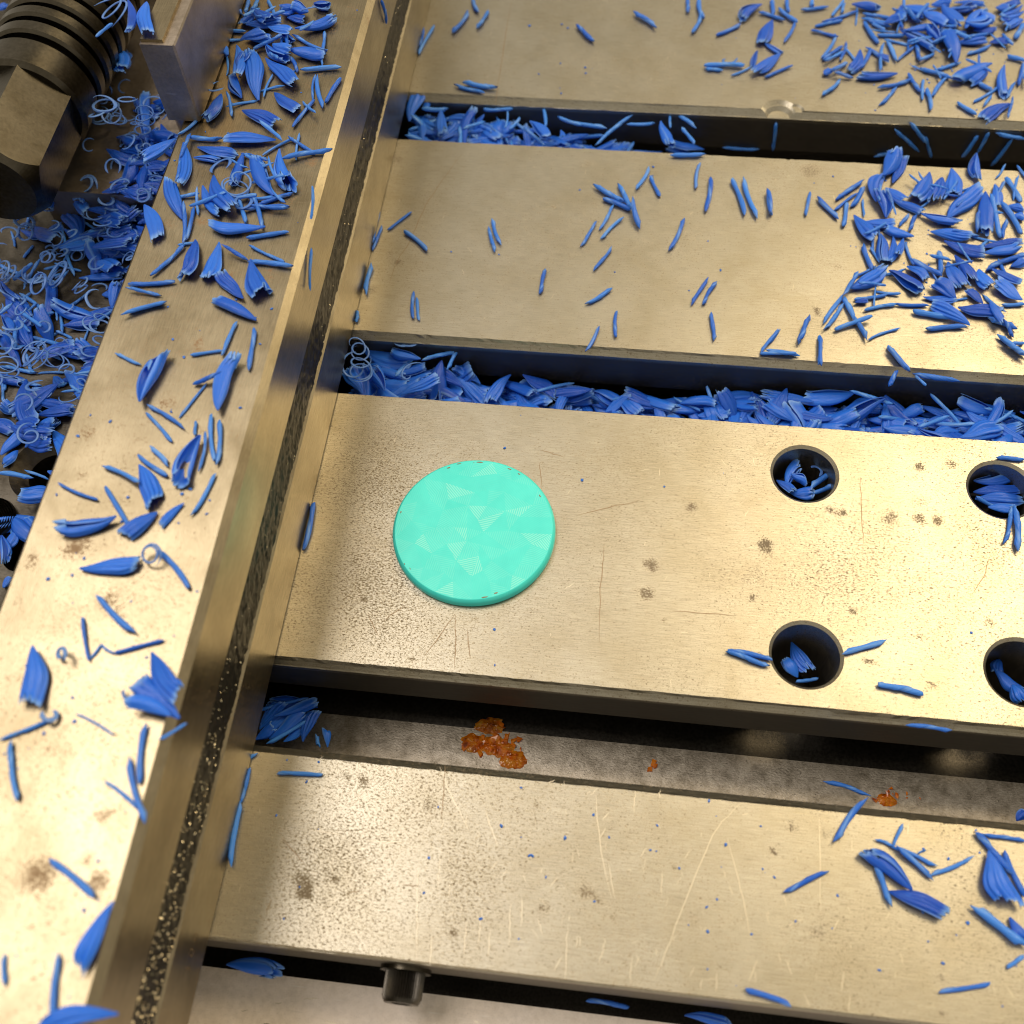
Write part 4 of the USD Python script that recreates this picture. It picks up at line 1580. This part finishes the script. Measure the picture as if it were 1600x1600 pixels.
XC, ZC, YS = -59.4, 23.75, -4.2
lead = thing('vise_screw', 'dark steel vise screw with turned rings and a worn hexagonal end', 'vise screw', at=(XC, -20, ZC))
def hexagon(r, a0): return [(XC + r * math.cos(a0 + k * math.pi / 3), ZC + r * math.sin(a0 + k * math.pi / 3)) for k in range(6)]
hexm = prism_y(hexagon(9.35, math.radians(19)), -39.0 + YS, -19.0 + YS)
hexm = hexm ^ m3.Manifold.hull_points(np.vstack([np.c_[XC + r * np.cos(t), np.full(96, y + YS), ZC + r * np.sin(t)] for r, y in ((7.0, -39.4), (9.6, -36.0), (9.6, -19.0)) for t in [np.linspace(0, 2 * math.pi, 96, endpoint=False)]]))
obj('hexagonal_end', hexm, 'dark_steel', lead, at=(XC, -20, ZC))
def ring(y0, y1, r, e=0.5):
    y0, y1 = y0 + YS, y1 + YS; m = turned_y([(0.05, y0), (r - e, y0), (r, y0 + e), (r, y1 - e), (r - e, y1), (0.05, y1)]); m.apply_translation([XC, 0, ZC]); return m
obj('collar', ring(-19.6, -12.6, 9.9, 0.8), 'dark_steel', lead, smooth=35, at=(XC, -20, ZC))
obj('shaft', ring(-13, 60, 8.2), 'black_oxide_and_shade', lead, smooth=35, at=(XC, -20, ZC))
for a, b, r in ((-11.5, -8.4, 10.0), (-7.3, -4.6, 10.2), (-3.5, -0.6, 10.2), (0.5, 3.4, 10.3), (4.5, 7.4, 10.3), (8.5, 11.4, 10.4), (12.5, 16, 10.4)): obj('ring', ring(a, b, r), 'dark_steel', lead, smooth=35, at=(XC, -20, ZC))

# ------------------------------------------------------------------ turquoise disc
DX, DY, DR, DT = 27.3, -88.55, 13.0, 1.8
disc = thing('turquoise_disc', 'round turquoise plastic disc with a faceted top lying on the middle of the table', 'disc', at=(DX, DY, 0))
rim = trimesh.creation.revolve(np.array([(0.02, 0.03), (DR - .25, 0.03), (DR + 0.02, .25), (DR + 0.02, DT - .85), (DR - .12, DT - .42), (DR - .42, DT - 0.09), (DR - .52, DT - .05), (0.02, DT - .5)]), sections=160)
rim.apply_translation([DX, DY, 0]); obj('disc_body', rim, 'disc_rim', disc, smooth=30, at=(DX, DY, 0))
from scipy.spatial import Delaunay
dr = np.random.default_rng(21); ri = DR - .52
pts = [(ri * math.cos(t), ri * math.sin(t)) for t in np.linspace(0, 2 * math.pi, 27)[:-1]]
while len(pts) < 26 + 44:
    q = dr.uniform(-ri, ri, 2)
    if np.hypot(*q) < ri - 1.0 and min(np.hypot(q[0] - a, q[1] - b) for a, b in pts) > 2.0: pts.append(tuple(q))
pts = np.array(pts); hz = np.where(np.arange(len(pts)) < 26, DT - .05, DT + dr.uniform(-.05, .09, len(pts)))
fan = [(ri * math.cos(t), ri * math.sin(t)) for t in np.linspace(0, 2 * math.pi, 27)]
for s in Delaunay(pts).simplices:
    v = np.c_[pts[s] + [DX, DY], hz[s]]
    if np.cross(v[1] - v[0], v[2] - v[0])[2] < 0: v = v[::-1]
    k = int(dr.integers(4)) * 3 + int(dr.choice([0, 0, 0, 1, 1, 1, 2]))
    obj('facet', trimesh.Trimesh(v, [[0, 1, 2]], process=False), FACET[k], disc, at=(DX, DY, 0))

dirt_r = random.Random(6)
for t0 in (1.62, 1.70, 1.9, 2.05, 1.2, 1.05, -1.15, -1.3, -2.4, -2.5, 0.6, 3.0):
    s = dirt_r.uniform(.06, .22); g = trimesh.creation.icosphere(1, 1.0); g.vertices = g.vertices * [s * dirt_r.uniform(1, 3.5), s * .6, .05]
    g.apply_transform(trimesh.transformations.rotation_matrix(t0 + math.pi / 2, [0, 0, 1])); q = ri - dirt_r.uniform(-.05, .5); g.apply_translation([DX + q * math.cos(t0), DY + q * math.sin(t0), DT - .03])
    obj('dirt_smudge', g, 'dark_scratch', disc, at=(DX, DY, 0))

# ------------------------------------------------------------------ amber residue in the front slot
def shard(c, s, seed):
    g = np.random.default_rng(seed); q = g.normal(size=(9, 3)) * [s, s * .6, s * .2]; t = g.uniform(0, 3.1); q = np.c_[q[:, 0] * math.cos(t) - q[:, 1] * math.sin(t), q[:, 0] * math.sin(t) + q[:, 1] * math.cos(t), q[:, 2]]
    return m3.Manifold.hull_points(q + np.array(c))
def amber(name, label, c, spread, n, size, seed, film=0):
    t = thing(name, label, 'residue', at=(c[0], c[1], FLOOR)); g = np.random.default_rng(seed)
    for q in range(film):       # ragged glassy film stuck to the floor
        cx, cy = c[0] + g.normal() * spread[0] * .7, c[1] + g.normal() * spread[1] * .7; na, nr = 72, 9
        A, Rr = np.meshgrid(np.linspace(0, 2 * math.pi, na, endpoint=False), np.linspace(0, 1, nr), indexing='ij')
        e = np.stack([np.cos(A), np.sin(A), A * 0 + q * 3.1 + seed], -1).reshape(-1, 3)
        rr = (size * 1.25 * np.clip(1 + 1.7 * meshkit.fbm(e * 2.6, 5, 4), .15, 2.4)).reshape(na, nr) * Rr
        P = np.stack([cx + rr * np.cos(A) * 1.2, cy + rr * np.sin(A) * .75, A * 0], -1).reshape(-1, 3)
        P[:, 2] = FLOOR + .04 + (1 - Rr.ravel() ** 2) * (.06 + .6 * np.abs(meshkit.fbm(P * 2.2, 4, 6)))
        i, j = np.meshgrid(np.arange(na), np.arange(nr - 1), indexing='ij'); a0 = (i * nr + j).ravel(); a1 = ((i + 1) % na * nr + j).ravel()
        obj('film', trimesh.Trimesh(P, np.vstack([np.c_[a0, a0 + 1, a1 + 1], np.c_[a0, a1 + 1, a1]]), process=False), 'amber', t, at=(c[0], c[1], FLOOR))
    for k in range(n):
        q = g.normal(size=2) * spread; s = size * g.uniform(.25, .8)
        obj('shard', shard((c[0] + q[0], c[1] + q[1], FLOOR + .15 * s + abs(g.normal()) * .22), s, seed * 100 + k), 'amber', t, at=(c[0], c[1], FLOOR))
amber('amber_residue', 'biggest glassy orange brown lump on the floor of the front slot', (33.2, -116.9), (2.2, 1.25), 26, .85, 3, 5)
amber('amber_residue', 'small single orange chip on the floor of the front slot', (58.5, -117.9), (.35, .4), 3, .8, 5)
amber('amber_residue', 'crumbly orange yellow flecks at the right end of the front slot', (97.0, -118.8), (1.5, .7), 14, .55, 8, 1)

# ------------------------------------------------------------------ blue plastic shavings
def frame(a, b):
    d = b - a; L = np.linalg.norm(d); x = d / L; z = np.array([0, 0, 1.0]); y = np.cross(z, x); y /= np.linalg.norm(y) + 1e-9
    return L, np.stack([x, y, np.cross(x, y)], 1)
def flake(a, b, w, r):
    """A rolled-up paring: pointed at a, open and torn at b."""
    L, F = frame(a, b); nu, nv = 15, 33
    u = np.linspace(0, 1, nu)[:, None]; t = np.linspace(0, 1, nv)[None]
    peak = r.uniform(.5, .72); end = r.uniform(.62, .95)
    prof = np.where(u < peak, np.sin(np.clip(u / peak, 0, 1) * math.pi / 2) ** r.uniform(.75, 1.1), 1 - (1 - end) * ((u - peak) / (1 - peak)) ** 1.6)
    prof = 0.05 + 0.95 * prof
    fan = r.random() < .58            # an accordion-pleated paring, or one rolled into a cone
    w = w * (.92 if fan else .95); k, ph = r.integers(3, 7), r.uniform(0, 6.3)
    if fan: arc = r.uniform(.75, 1.25) * math.pi; ph0 = math.pi / 2 - arc / 2 + r.uniform(-.35, .35); flat = r.uniform(.45, .75)
    else: arc = r.uniform(1.5, 2.4) * math.pi; ph0 = r.uniform(-.75, .75) * math.pi - arc / 2 - math.pi / 2; flat = r.uniform(.48, .75)
    phi = ph0 + arc * t + r.uniform(-.6, .6) * u
    saw = np.abs(((t * r.uniform(2.5, 5.5) + ph + .35 * u * r.uniform(-1, 1)) % 1) * 2 - 1) - .5
    rad = w / 2 * prof * (1 - (0 if fan else r.uniform(.15, .5)) * t) * (1 + r.uniform(.04, .12) * np.sin(k * arc * t + ph + 1.2 * u) * (.3 + u) + (r.uniform(.22, .46) if fan else r.uniform(.06, .18)) * saw * (.25 + u))
    jag = r.uniform(0, 1, nv); jag = np.convolve(np.r_[jag, jag, jag], [.25, .5, .25], 'same')[nv:2 * nv] + 1.3 * (r.random(nv) < .14)
    x = L * (u * (1 - (r.uniform(.03, .16) * jag[None] + r.uniform(.02, .22) * (.5 + .5 * np.cos(phi + ph))) * u ** 3)) - L / 2
    bend = r.uniform(-.08, .14) * L; crook = r.uniform(-.09, .09) * L
    y = rad * np.cos(phi) + crook * (u - .5) ** 2 * 4 + r.uniform(-.05, .05) * w * np.sin(9 * u + ph); z = rad * np.sin(phi) * flat + bend * ((u - .5) ** 2 * 4 - .4) * .5
    if fan: z = z - w * .12
    # local normal thickness
    P = np.stack([x, y, z], -1); du, dv = np.gradient(P, axis=0), np.gradient(P, axis=1); n = np.cross(du, dv); n /= np.linalg.norm(n, axis=-1, keepdims=True) + 1e-9
    th = r.uniform(.06, .10); A, B = P.reshape(-1, 3), (P - n * th).reshape(-1, 3); m = nu * nv
    i, j = np.meshgrid(np.arange(nu - 1), np.arange(nv - 1), indexing='ij'); q = (i * nv + j).ravel()
    f = [np.c_[q, q + nv, q + nv + 1], np.c_[q, q + nv + 1, q + 1], np.c_[q, q + nv + 1, q + nv] + m, np.c_[q, q + 1, q + nv + 1] + m]
    for e, flip in ((np.arange(nv), 0), (np.arange(nv) + (nu - 1) * nv, 1), (np.arange(nu) * nv, 1), (np.arange(nu) * nv + nv - 1, 0)):
        p0, p1 = e[:-1], e[1:]
        if flip: p0, p1 = p1, p0
        f += [np.c_[p0, p1, p1 + m], np.c_[p0, p1 + m, p0 + m]]
    rim = np.clip(np.maximum(np.maximum((u - .86) / .14 * .9, 0) + 0 * t, np.maximum(1 - np.minimum(t, 1 - t) * 16, 0) * (.35 + .4 * u)), 0, 1) * .95
    return np.vstack([A, B]) @ F.T + (a + b) / 2, np.vstack(f), np.tile(np.stack([rim, t + 0 * u, u + 0 * t], -1).reshape(-1, 3), (2, 1))
def sliver(a, b, w, r):
    """A tightly rolled needle with a spiral seam and cut ends."""
    L, F = frame(a, b); nu, nv = 12, 10
    u = np.linspace(0, 1, nu)[:, None]; t = np.linspace(0, 1, nv, endpoint=False)[None]
    w = w * .87; taper = np.clip(np.minimum(u * r.uniform(5, 14), (1 - u) * r.uniform(3, 10)) + r.uniform(.4, .7), 0, 1)
    tw = r.uniform(-1.6, 1.6) * 2 * math.pi
    rad = w / 2 * taper * (0.78 + 0.34 * t) * (1 + .08 * np.sin(u * r.uniform(4, 14) + r.uniform(0, 6)))
    phi = 2 * math.pi * t + tw * u + r.uniform(0, 6.3)
    s = r.uniform(-.05, .05) * L; cut = r.uniform(-.9, .9) * w
    x = L * (u - .5) + cut * np.cos(phi) * (2 * u - 1) ** 6
    P = np.stack([x, rad * np.cos(phi) + s * ((u - .5) ** 2 * 4 - .35), rad * np.sin(phi) + abs(s) * .3 * (u - .5) ** 2 * 4], -1)
    i, j = np.meshgrid(np.arange(nu - 1), np.arange(nv), indexing='ij'); q = (i * nv + j).ravel(); q1 = (i * nv + (j + 1) % nv).ravel()
    m = nu * nv; v = np.vstack([P.reshape(-1, 3), P[0].mean(0)[None], P[-1].mean(0)[None]]); k = np.arange(nv)
    f = np.vstack([np.c_[q, q1, q1 + nv], np.c_[q, q1 + nv, q + nv], np.c_[(k + 1) % nv, k, np.full(nv, m)], np.c_[m - nv + k, m - nv + (k + 1) % nv, np.full(nv, m + 1)]])
    rim = np.vstack([np.stack([np.clip(1 - t * 5, 0, 1) * .65 + 0 * u, .35 * np.abs(t * 2 - 1) + 0 * u, u * 2.5 + 0 * t], -1).reshape(-1, 3), [[.5, 0, 0]] * 2])
    return v @ F.T + (a + b) / 2, f[:, ::-1], rim
def curl(c, R, yaw, phase, kind, r):
    """A hair-thin thread of plastic curled into a ring, a hook or a small spring."""
    turns = 0.55 + 0.5 * kind if kind < .6 else r.uniform(1.1, 2.6)
    n = int(16 * turns) + 8; t = np.linspace(0, 1, n); a = math.radians(phase) + 2 * math.pi * turns * t
    rr = R * (1 - r.uniform(.1, .5) * t) * (1 + r.uniform(.05, .3) * np.sin(r.uniform(.6, 1.6) * a + r.uniform(0, 6))); tilt = r.uniform(-.5, .5)
    p = np.stack([rr * np.cos(a), rr * np.sin(a), t * R * r.uniform(.2, .9) * turns + .25 * R * np.sin(a * .5)], 1)
    if kind > .45 and kind < .75: p[:, 0] += t * R * r.uniform(.5, 1.6)
    M = trimesh.transformations.euler_matrix(tilt, r.uniform(-.5, .5), math.radians(yaw))[:3, :3]; p = p @ M.T; p[:, 2] -= p[:, 2].min() ; p += c; p[:, 2] -= .9
    d = np.gradient(p, axis=0); d /= np.linalg.norm(d, axis=1, keepdims=True); s = np.cross(d, [0.1, 0.2, 1.0]); s /= np.linalg.norm(s, axis=1, keepdims=True); q = np.cross(d, s)
    wd, tk = r.uniform(.14, .30), .09; e = np.clip(np.minimum(t, 1 - t) * 8, .15, 1)[:, None]
    ring_ = np.stack([p + e * (s * wd * cx + q * tk * cy) for cx, cy in ((1, 0), (.5, 1), (-.5, 1), (-1, 0), (-.5, -1), (.5, -1))], 1)
    i, j = np.meshgrid(np.arange(n - 1), np.arange(6), indexing='ij'); k0 = (i * 6 + j).ravel(); k1 = (i * 6 + (j + 1) % 6).ravel()
    return ring_.reshape(-1, 3), np.vstack([np.c_[k0, k1, k1 + 6], np.c_[k0, k1 + 6, k0 + 6]]), np.zeros((n * 6, 3))

chips, area = [], ''
for line in CHIPS.strip().split('\n'):
    if line[0] == '@': area = line[1:]; continue
    t = line.split(); v = [float(c) for c in t[1:]]
    if t[0] == 'C': chips.append(dict(k='C', area=area, c=np.array(v[:3]) / 10, yaw=v[3], ph=v[4], kind=v[5] / 100, w=v[6] / 100))
    else:
        a, b = np.array(v[:3]) / 10, np.array(v[3:6]) / 10
        chips.append(dict(k=t[0], area=area, a=a, b=b, c=(a + b) / 2, w=v[6] / 100))
NAME = {'F': ('plastic_flake', 'rolled flake'), 'N': ('plastic_sliver', 'thin sliver'), 'C': ('plastic_curl', 'curled thread')}
HEAPS = {'heap on the bar': 'heaped on the far end of the vise jaw', 'back right heap': 'in the heap on the back land at the right', 'right heap': 'in the heap on the right of the second land',
         'middle slot': 'packed in the middle table slot', 'back slot': 'lying in the back table slot', 'bed left of the bar': 'among the shavings on the dark vise bed',
         'beside the screw': 'beside the hexagonal vise screw'}
PLACE = {'bar top': 'on top of the vise jaw', 'on the face': 'stuck to the upright face of the vise jaw', 'along the bar foot': 'along the foot of the vise jaw', 'second land': 'on the second land', 'back land': 'on the back land',
         'front land': 'on the front land', 'middle land': 'on the wide land with the disc', 'front slot': 'in the front slot', 'gap in front of the table': 'in the black gap before the cover plate', 'on the slot lip': 'on the lip of the middle slot',
         'first hole': 'in the upper left bolt hole', 'second hole': 'in the upper right bolt hole', 'third hole': 'in the lower left bolt hole', 'fourth hole': 'in the lower right bolt hole', 'lip of second hole': 'hanging over the lip of the upper right bolt hole'}
ORD = ['first', 'second', 'third', 'fourth', 'fifth', 'sixth', 'seventh', 'eighth', 'ninth', 'tenth', 'eleventh', 'twelfth', 'thirteenth', 'fourteenth', 'fifteenth', 'sixteenth', 'seventeenth', 'eighteenth', 'nineteenth', 'twentieth'] + ['twenty ' + o for o in 'first second third fourth fifth sixth seventh eighth ninth'.split()]
def on_image(c):
    d = np.array(c) - np.array(eye) / MM
    return np.array([np.dot(d, right) / -np.dot(d, back), -np.dot(d, up) / -np.dot(d, back)])     # across, down
MARKS = [('the turquoise disc', (27.4, -88.7, 2)), ('the upper left bolt hole', (79.7, -72.5, 0)), ('the lower left bolt hole', (79.4, -104.3, 0)), ('the stamped 100', (0, -156, 5.8)),
         ('the biggest orange lump', (32.8, -117, -19)), ('the small orange chip', (58.5, -118, -19)), ('the worn notch in the back land', (76.4, 13, 0)), ('the hexagonal screw end', (-56, -38, 25)),
         ('the bored hole in the bed', (-43, -86, 5)), ('the knurled screw', (26, -157, -7)), ('the upright block on the jaw', (-25, -34, 34))]
for c in chips: c['px'] = on_image(c['c'])
PILES = ('middle slot', 'back slot', 'bed left of the bar')
rest = set()
for kk in 'FNC':
    size = lambda c: c['w'] * (np.linalg.norm(c['b'] - c['a']) if kk != 'C' else c['w']) - (1000 if c['area'] in PILES else 0)
    for c in sorted([c for c in chips if c['k'] == kk], key=size, reverse=True)[300:]: rest.add(id(c))
loose = {}
for c in chips:
    if id(c) in rest: continue
    near = sum(1 for o in chips if o is not c and o['area'] == c['area'] and np.linalg.norm(o['c'] - c['c']) < 5.5)
    if not (c['area'] in ('middle slot', 'back slot', 'bed left of the bar', 'beside the screw') and near >= 2): loose.setdefault((c['area'], c['k']), []).append(c)
for (ar, k), cs in loose.items():
    name = NAME[k][1]
    where = PLACE.get(ar) or {'heap on the bar': 'heaped on the far jaw end', 'back right heap': 'in the heap at the back right', 'right heap': 'in the heap on the second land',
             'middle slot': 'in the middle slot', 'back slot': 'in the back slot', 'bed left of the bar': 'alone on the dark vise bed', 'beside the screw': 'beside the vise screw'}[ar]
    down = ar in ('bar top', 'heap on the bar', 'along the bar foot', 'on the face', 'bed left of the bar'); cs.sort(key=lambda c: c['px'][1 if down else 0])
    for i, c in enumerate(cs):
        L = np.linalg.norm(c['b'] - c['a']) if k != 'C' else 0
        d = c['px'] - c['px'] if k == 'C' else on_image(c['b']) - on_image(c['a'])
        ang = abs(math.degrees(math.atan2(d[1], d[0]))) % 180
        way = '' if k == 'C' else ('lying crosswise ' if ang < 25 or ang > 155 else 'lying upright ' if 65 < ang < 115 else 'slanting ')
        n = len(cs)
        if min(i, n - 1 - i) > 28: c['label'] = f'blue {name} {way}{where}, amid the others'; continue
        if n == 1: c['label'] = f'only blue {name} {where}'
        elif i < (n + 1) // 2: c['label'] = f'blue {name} {way}{where}, {ORD[min(i, 28)]} from the ' + ('top' if down else 'left')
        else: c['label'] = f'blue {name} {way}{where}, {ORD[min(n - 1 - i, 28)]} from the ' + ('bottom' if down else 'right')
spare = {'F': [], 'N': [], 'C': []}
for c in chips:
    r = np.random.default_rng(int(abs(c['c'] @ [131, 717, 37]) * 10) % 2 ** 31)
    where = HEAPS.get(c['area']) or PLACE[c['area']]
    if c['k'] == 'C': v, f, rim = curl(c['c'], c['w'], c['yaw'], c['ph'], c['kind'], r); mat = 'blue_curl'
    elif c['k'] == 'F': v, f, rim = flake(c['a'], c['b'], c['w'], r); mat = 'blue_flake'
    else: v, f, rim = sliver(c['a'], c['b'], c['w'], r); mat = 'blue_sliver'
    if id(c) in rest: spare[c['k']].append((v, f, rim)); continue
    base = np.array([c['c'][0], c['c'][1], v[:, 2].min()])
    path = numbered('/World', NAME[c['k']][0])
    m = UsdGeom.Mesh.Define(stage, path); m.AddTranslateOp().Set(Gf.Vec3d(*(base * MM)))
    n = meshkit.arrays((v, f), True)[2]
    m.CreatePointsAttr(Vt.Vec3fArray.FromNumpy(((v - base) * MM).astype(np.float32))); m.CreateFaceVertexCountsAttr(Vt.IntArray.FromNumpy(np.full(len(f), 3, np.int32)))
    m.CreateFaceVertexIndicesAttr(Vt.IntArray.FromNumpy(f.astype(np.int32).ravel())); m.CreateSubdivisionSchemeAttr('none')
    m.CreateNormalsAttr(Vt.Vec3fArray.FromNumpy(n.astype(np.float32))); m.SetNormalsInterpolation('vertex')
    UsdShade.MaterialBindingAPI.Apply(m.GetPrim()).Bind(UsdShade.Material.Get(stage, '/World/Looks/' + mat))
    if c.get('label') and len(c['label'].split()) > 16: c['label'] = c['label'].replace('hanging over the lip', 'on the lip').replace('in the black gap before', 'before').replace('stuck to the upright face of the vise jaw', 'on the vise jaw face')
    if c.get('label') and len(c['label'].split()) > 16: c['label'] = c['label'].replace('lying ', '').replace('hanging ', '')
    lab = (c.get('label') or '').replace('upper right bolt hole', 'upper right hole') if len((c.get('label') or '').split()) > 16 else c.get('label')
    if lab and len(lab.split()) > 16: lab = lab.replace('upright ', '').replace('crosswise ', '').replace('slanting ', '')
    c['label'] = lab
    attr_color(m.GetPrim(), 'rim', rim)
    tag(m.GetPrim(), c.get('label') or f'blue {NAME[c["k"]][1]} {where}', {'F': 'plastic flake', 'N': 'plastic sliver', 'C': 'plastic curl'}[c['k']], f'{ {"F": "flakes", "N": "slivers", "C": "curls"}[c["k"]]} {where}')

for kk, (nm, mat, lab) in {'F': ('loose_flakes', 'blue_flake', 'more blue rolled flakes deep among those in the slots and on the vise bed'), 'N': ('loose_slivers', 'blue_sliver', 'more thin blue slivers strewn through the slots and the heaps of flakes'), 'C': ('loose_curls', 'blue_curl', 'more curled blue threads among those on the vise bed')}.items():
    if spare[kk]:
        off = np.cumsum([0] + [len(x[0]) for x in spare[kk]]); p = obj(nm, (np.vstack([x[0] for x in spare[kk]]), np.vstack([x[1] + o for x, o in zip(spare[kk], off)])), mat, smooth=True)
        attr_color(p, 'rim', np.vstack([x[2] for x in spare[kk]])); tag(p, lab, 'shavings', None, 'stuff')
# packed shavings under the visible ones
def packed(name, label, boxes, n, seed):
    r = np.random.default_rng(seed); vs, fs, rs, o = [], [], [], 0
    for x0, x1, y0, y1, z0, z1 in boxes:
        for k in range(n):
            L = r.uniform(5, 8.5); t = r.normal(0, .6); d = np.array([math.cos(t), math.sin(t), r.normal(0, .15)]) * L / 2
            c = np.array([r.uniform(x0 + 4, x1 - 4), np.clip(r.uniform(y0, y1), y0 + abs(d[1]) + .6, max(y1 - abs(d[1]) - .6, y0 + abs(d[1]) + .7)), r.uniform(z0, z1)])
            v, f, rm = flake(c - d, c + d, r.uniform(1.8, 3.2), r); vs.append(v); rs.append(rm); fs.append(f + o); o += len(v)
    p = obj(name, (np.vstack(vs), np.vstack(fs)), 'blue_flake', smooth=True); attr_color(p, 'rim', np.vstack(rs)); tag(p, label, 'shavings', None, 'stuff')
packed('packed_shavings', 'deep packing of blue shavings under those in the middle slot', [(-2, 18, -62.2, -51.2, -12, -4.6), (14, 40, -62, -51.4, -14, -8.6), (34, 62, -62, -51.4, -14, -8.8), (58, 84, -62, -51.4, -12, -7.6), (80, 105, -62, -51.4, -11, -6.8), (100, 130, -62, -51.4, -11, -6.0)], 62, 1)
packed('packed_shavings', 'deep packing of blue shavings under those in the back slot', [(-2, 24, .8, 11.8, -9, -3.4), (16, 36, 1, 11.6, -12, -6.5), (30, 48, 1, 11.6, -14, -8)], 60, 2)
packed('packed_shavings', 'bottom layer of blue shavings on the vise bed', [(-68, -28, -84, -34, BED + .6, BED + 2.0), (-50, -27, -33, -7, 12.9, 13.8), (-52, -27, -42, -30, 7, 11)], 46, 3)

# crumbs: specks of blue swarf
cr = np.random.default_rng(8); crumbs = []
def crumb(x, y, z, s):
    g = trimesh.creation.icosphere(1); g.vertices = g.vertices * (1 + cr.uniform(-.4, .4, (len(g.vertices), 1))) * [s, s * cr.uniform(.5, 1), s * .5]
    g.apply_transform(trimesh.transformations.rotation_matrix(cr.uniform(0, 6), [0, 0, 1])); g.apply_translation([x, y, z + s * .3]); crumbs.append(g)
for k in range(100):
    i = cr.choice([0, 1, 2, 3, 3]); y0, y1 = lands[i][:2]; x, y = cr.uniform(2, 130), cr.uniform(y0 + 2, min(y1, 40) - 1)
    if i == 2 and (math.hypot(x - DX, y - DY) < 14 or any(math.hypot(x - a, y - b) < 6.5 for a, b in HOLES)): continue
    crumb(x, y, 0, cr.uniform(.08, .28))
for cx, cy, n_ in ((108, -20, 40), (112, 30, 40), (98, -28, 20), (72, -140, 14), (112, -138, 16)):
    for k in range(n_):
        x, y = cr.normal(cx, 9), cr.normal(cy, 7)
        if any(a + 1 < y < b_ - 1 for a, b_, *_ in lands) and x < 135: crumb(x, y, 0, cr.uniform(.07, .24))
for k in range(90): crumb(cr.uniform(-25, -1.5), cr.uniform(-168, 5), JT, cr.uniform(.08, .26))
tag(obj('blue_crumbs', join(crumbs), 'blue_sliver', smooth=True), 'tiny blue plastic crumbs sprinkled over the steel', 'crumbs', None, 'stuff')
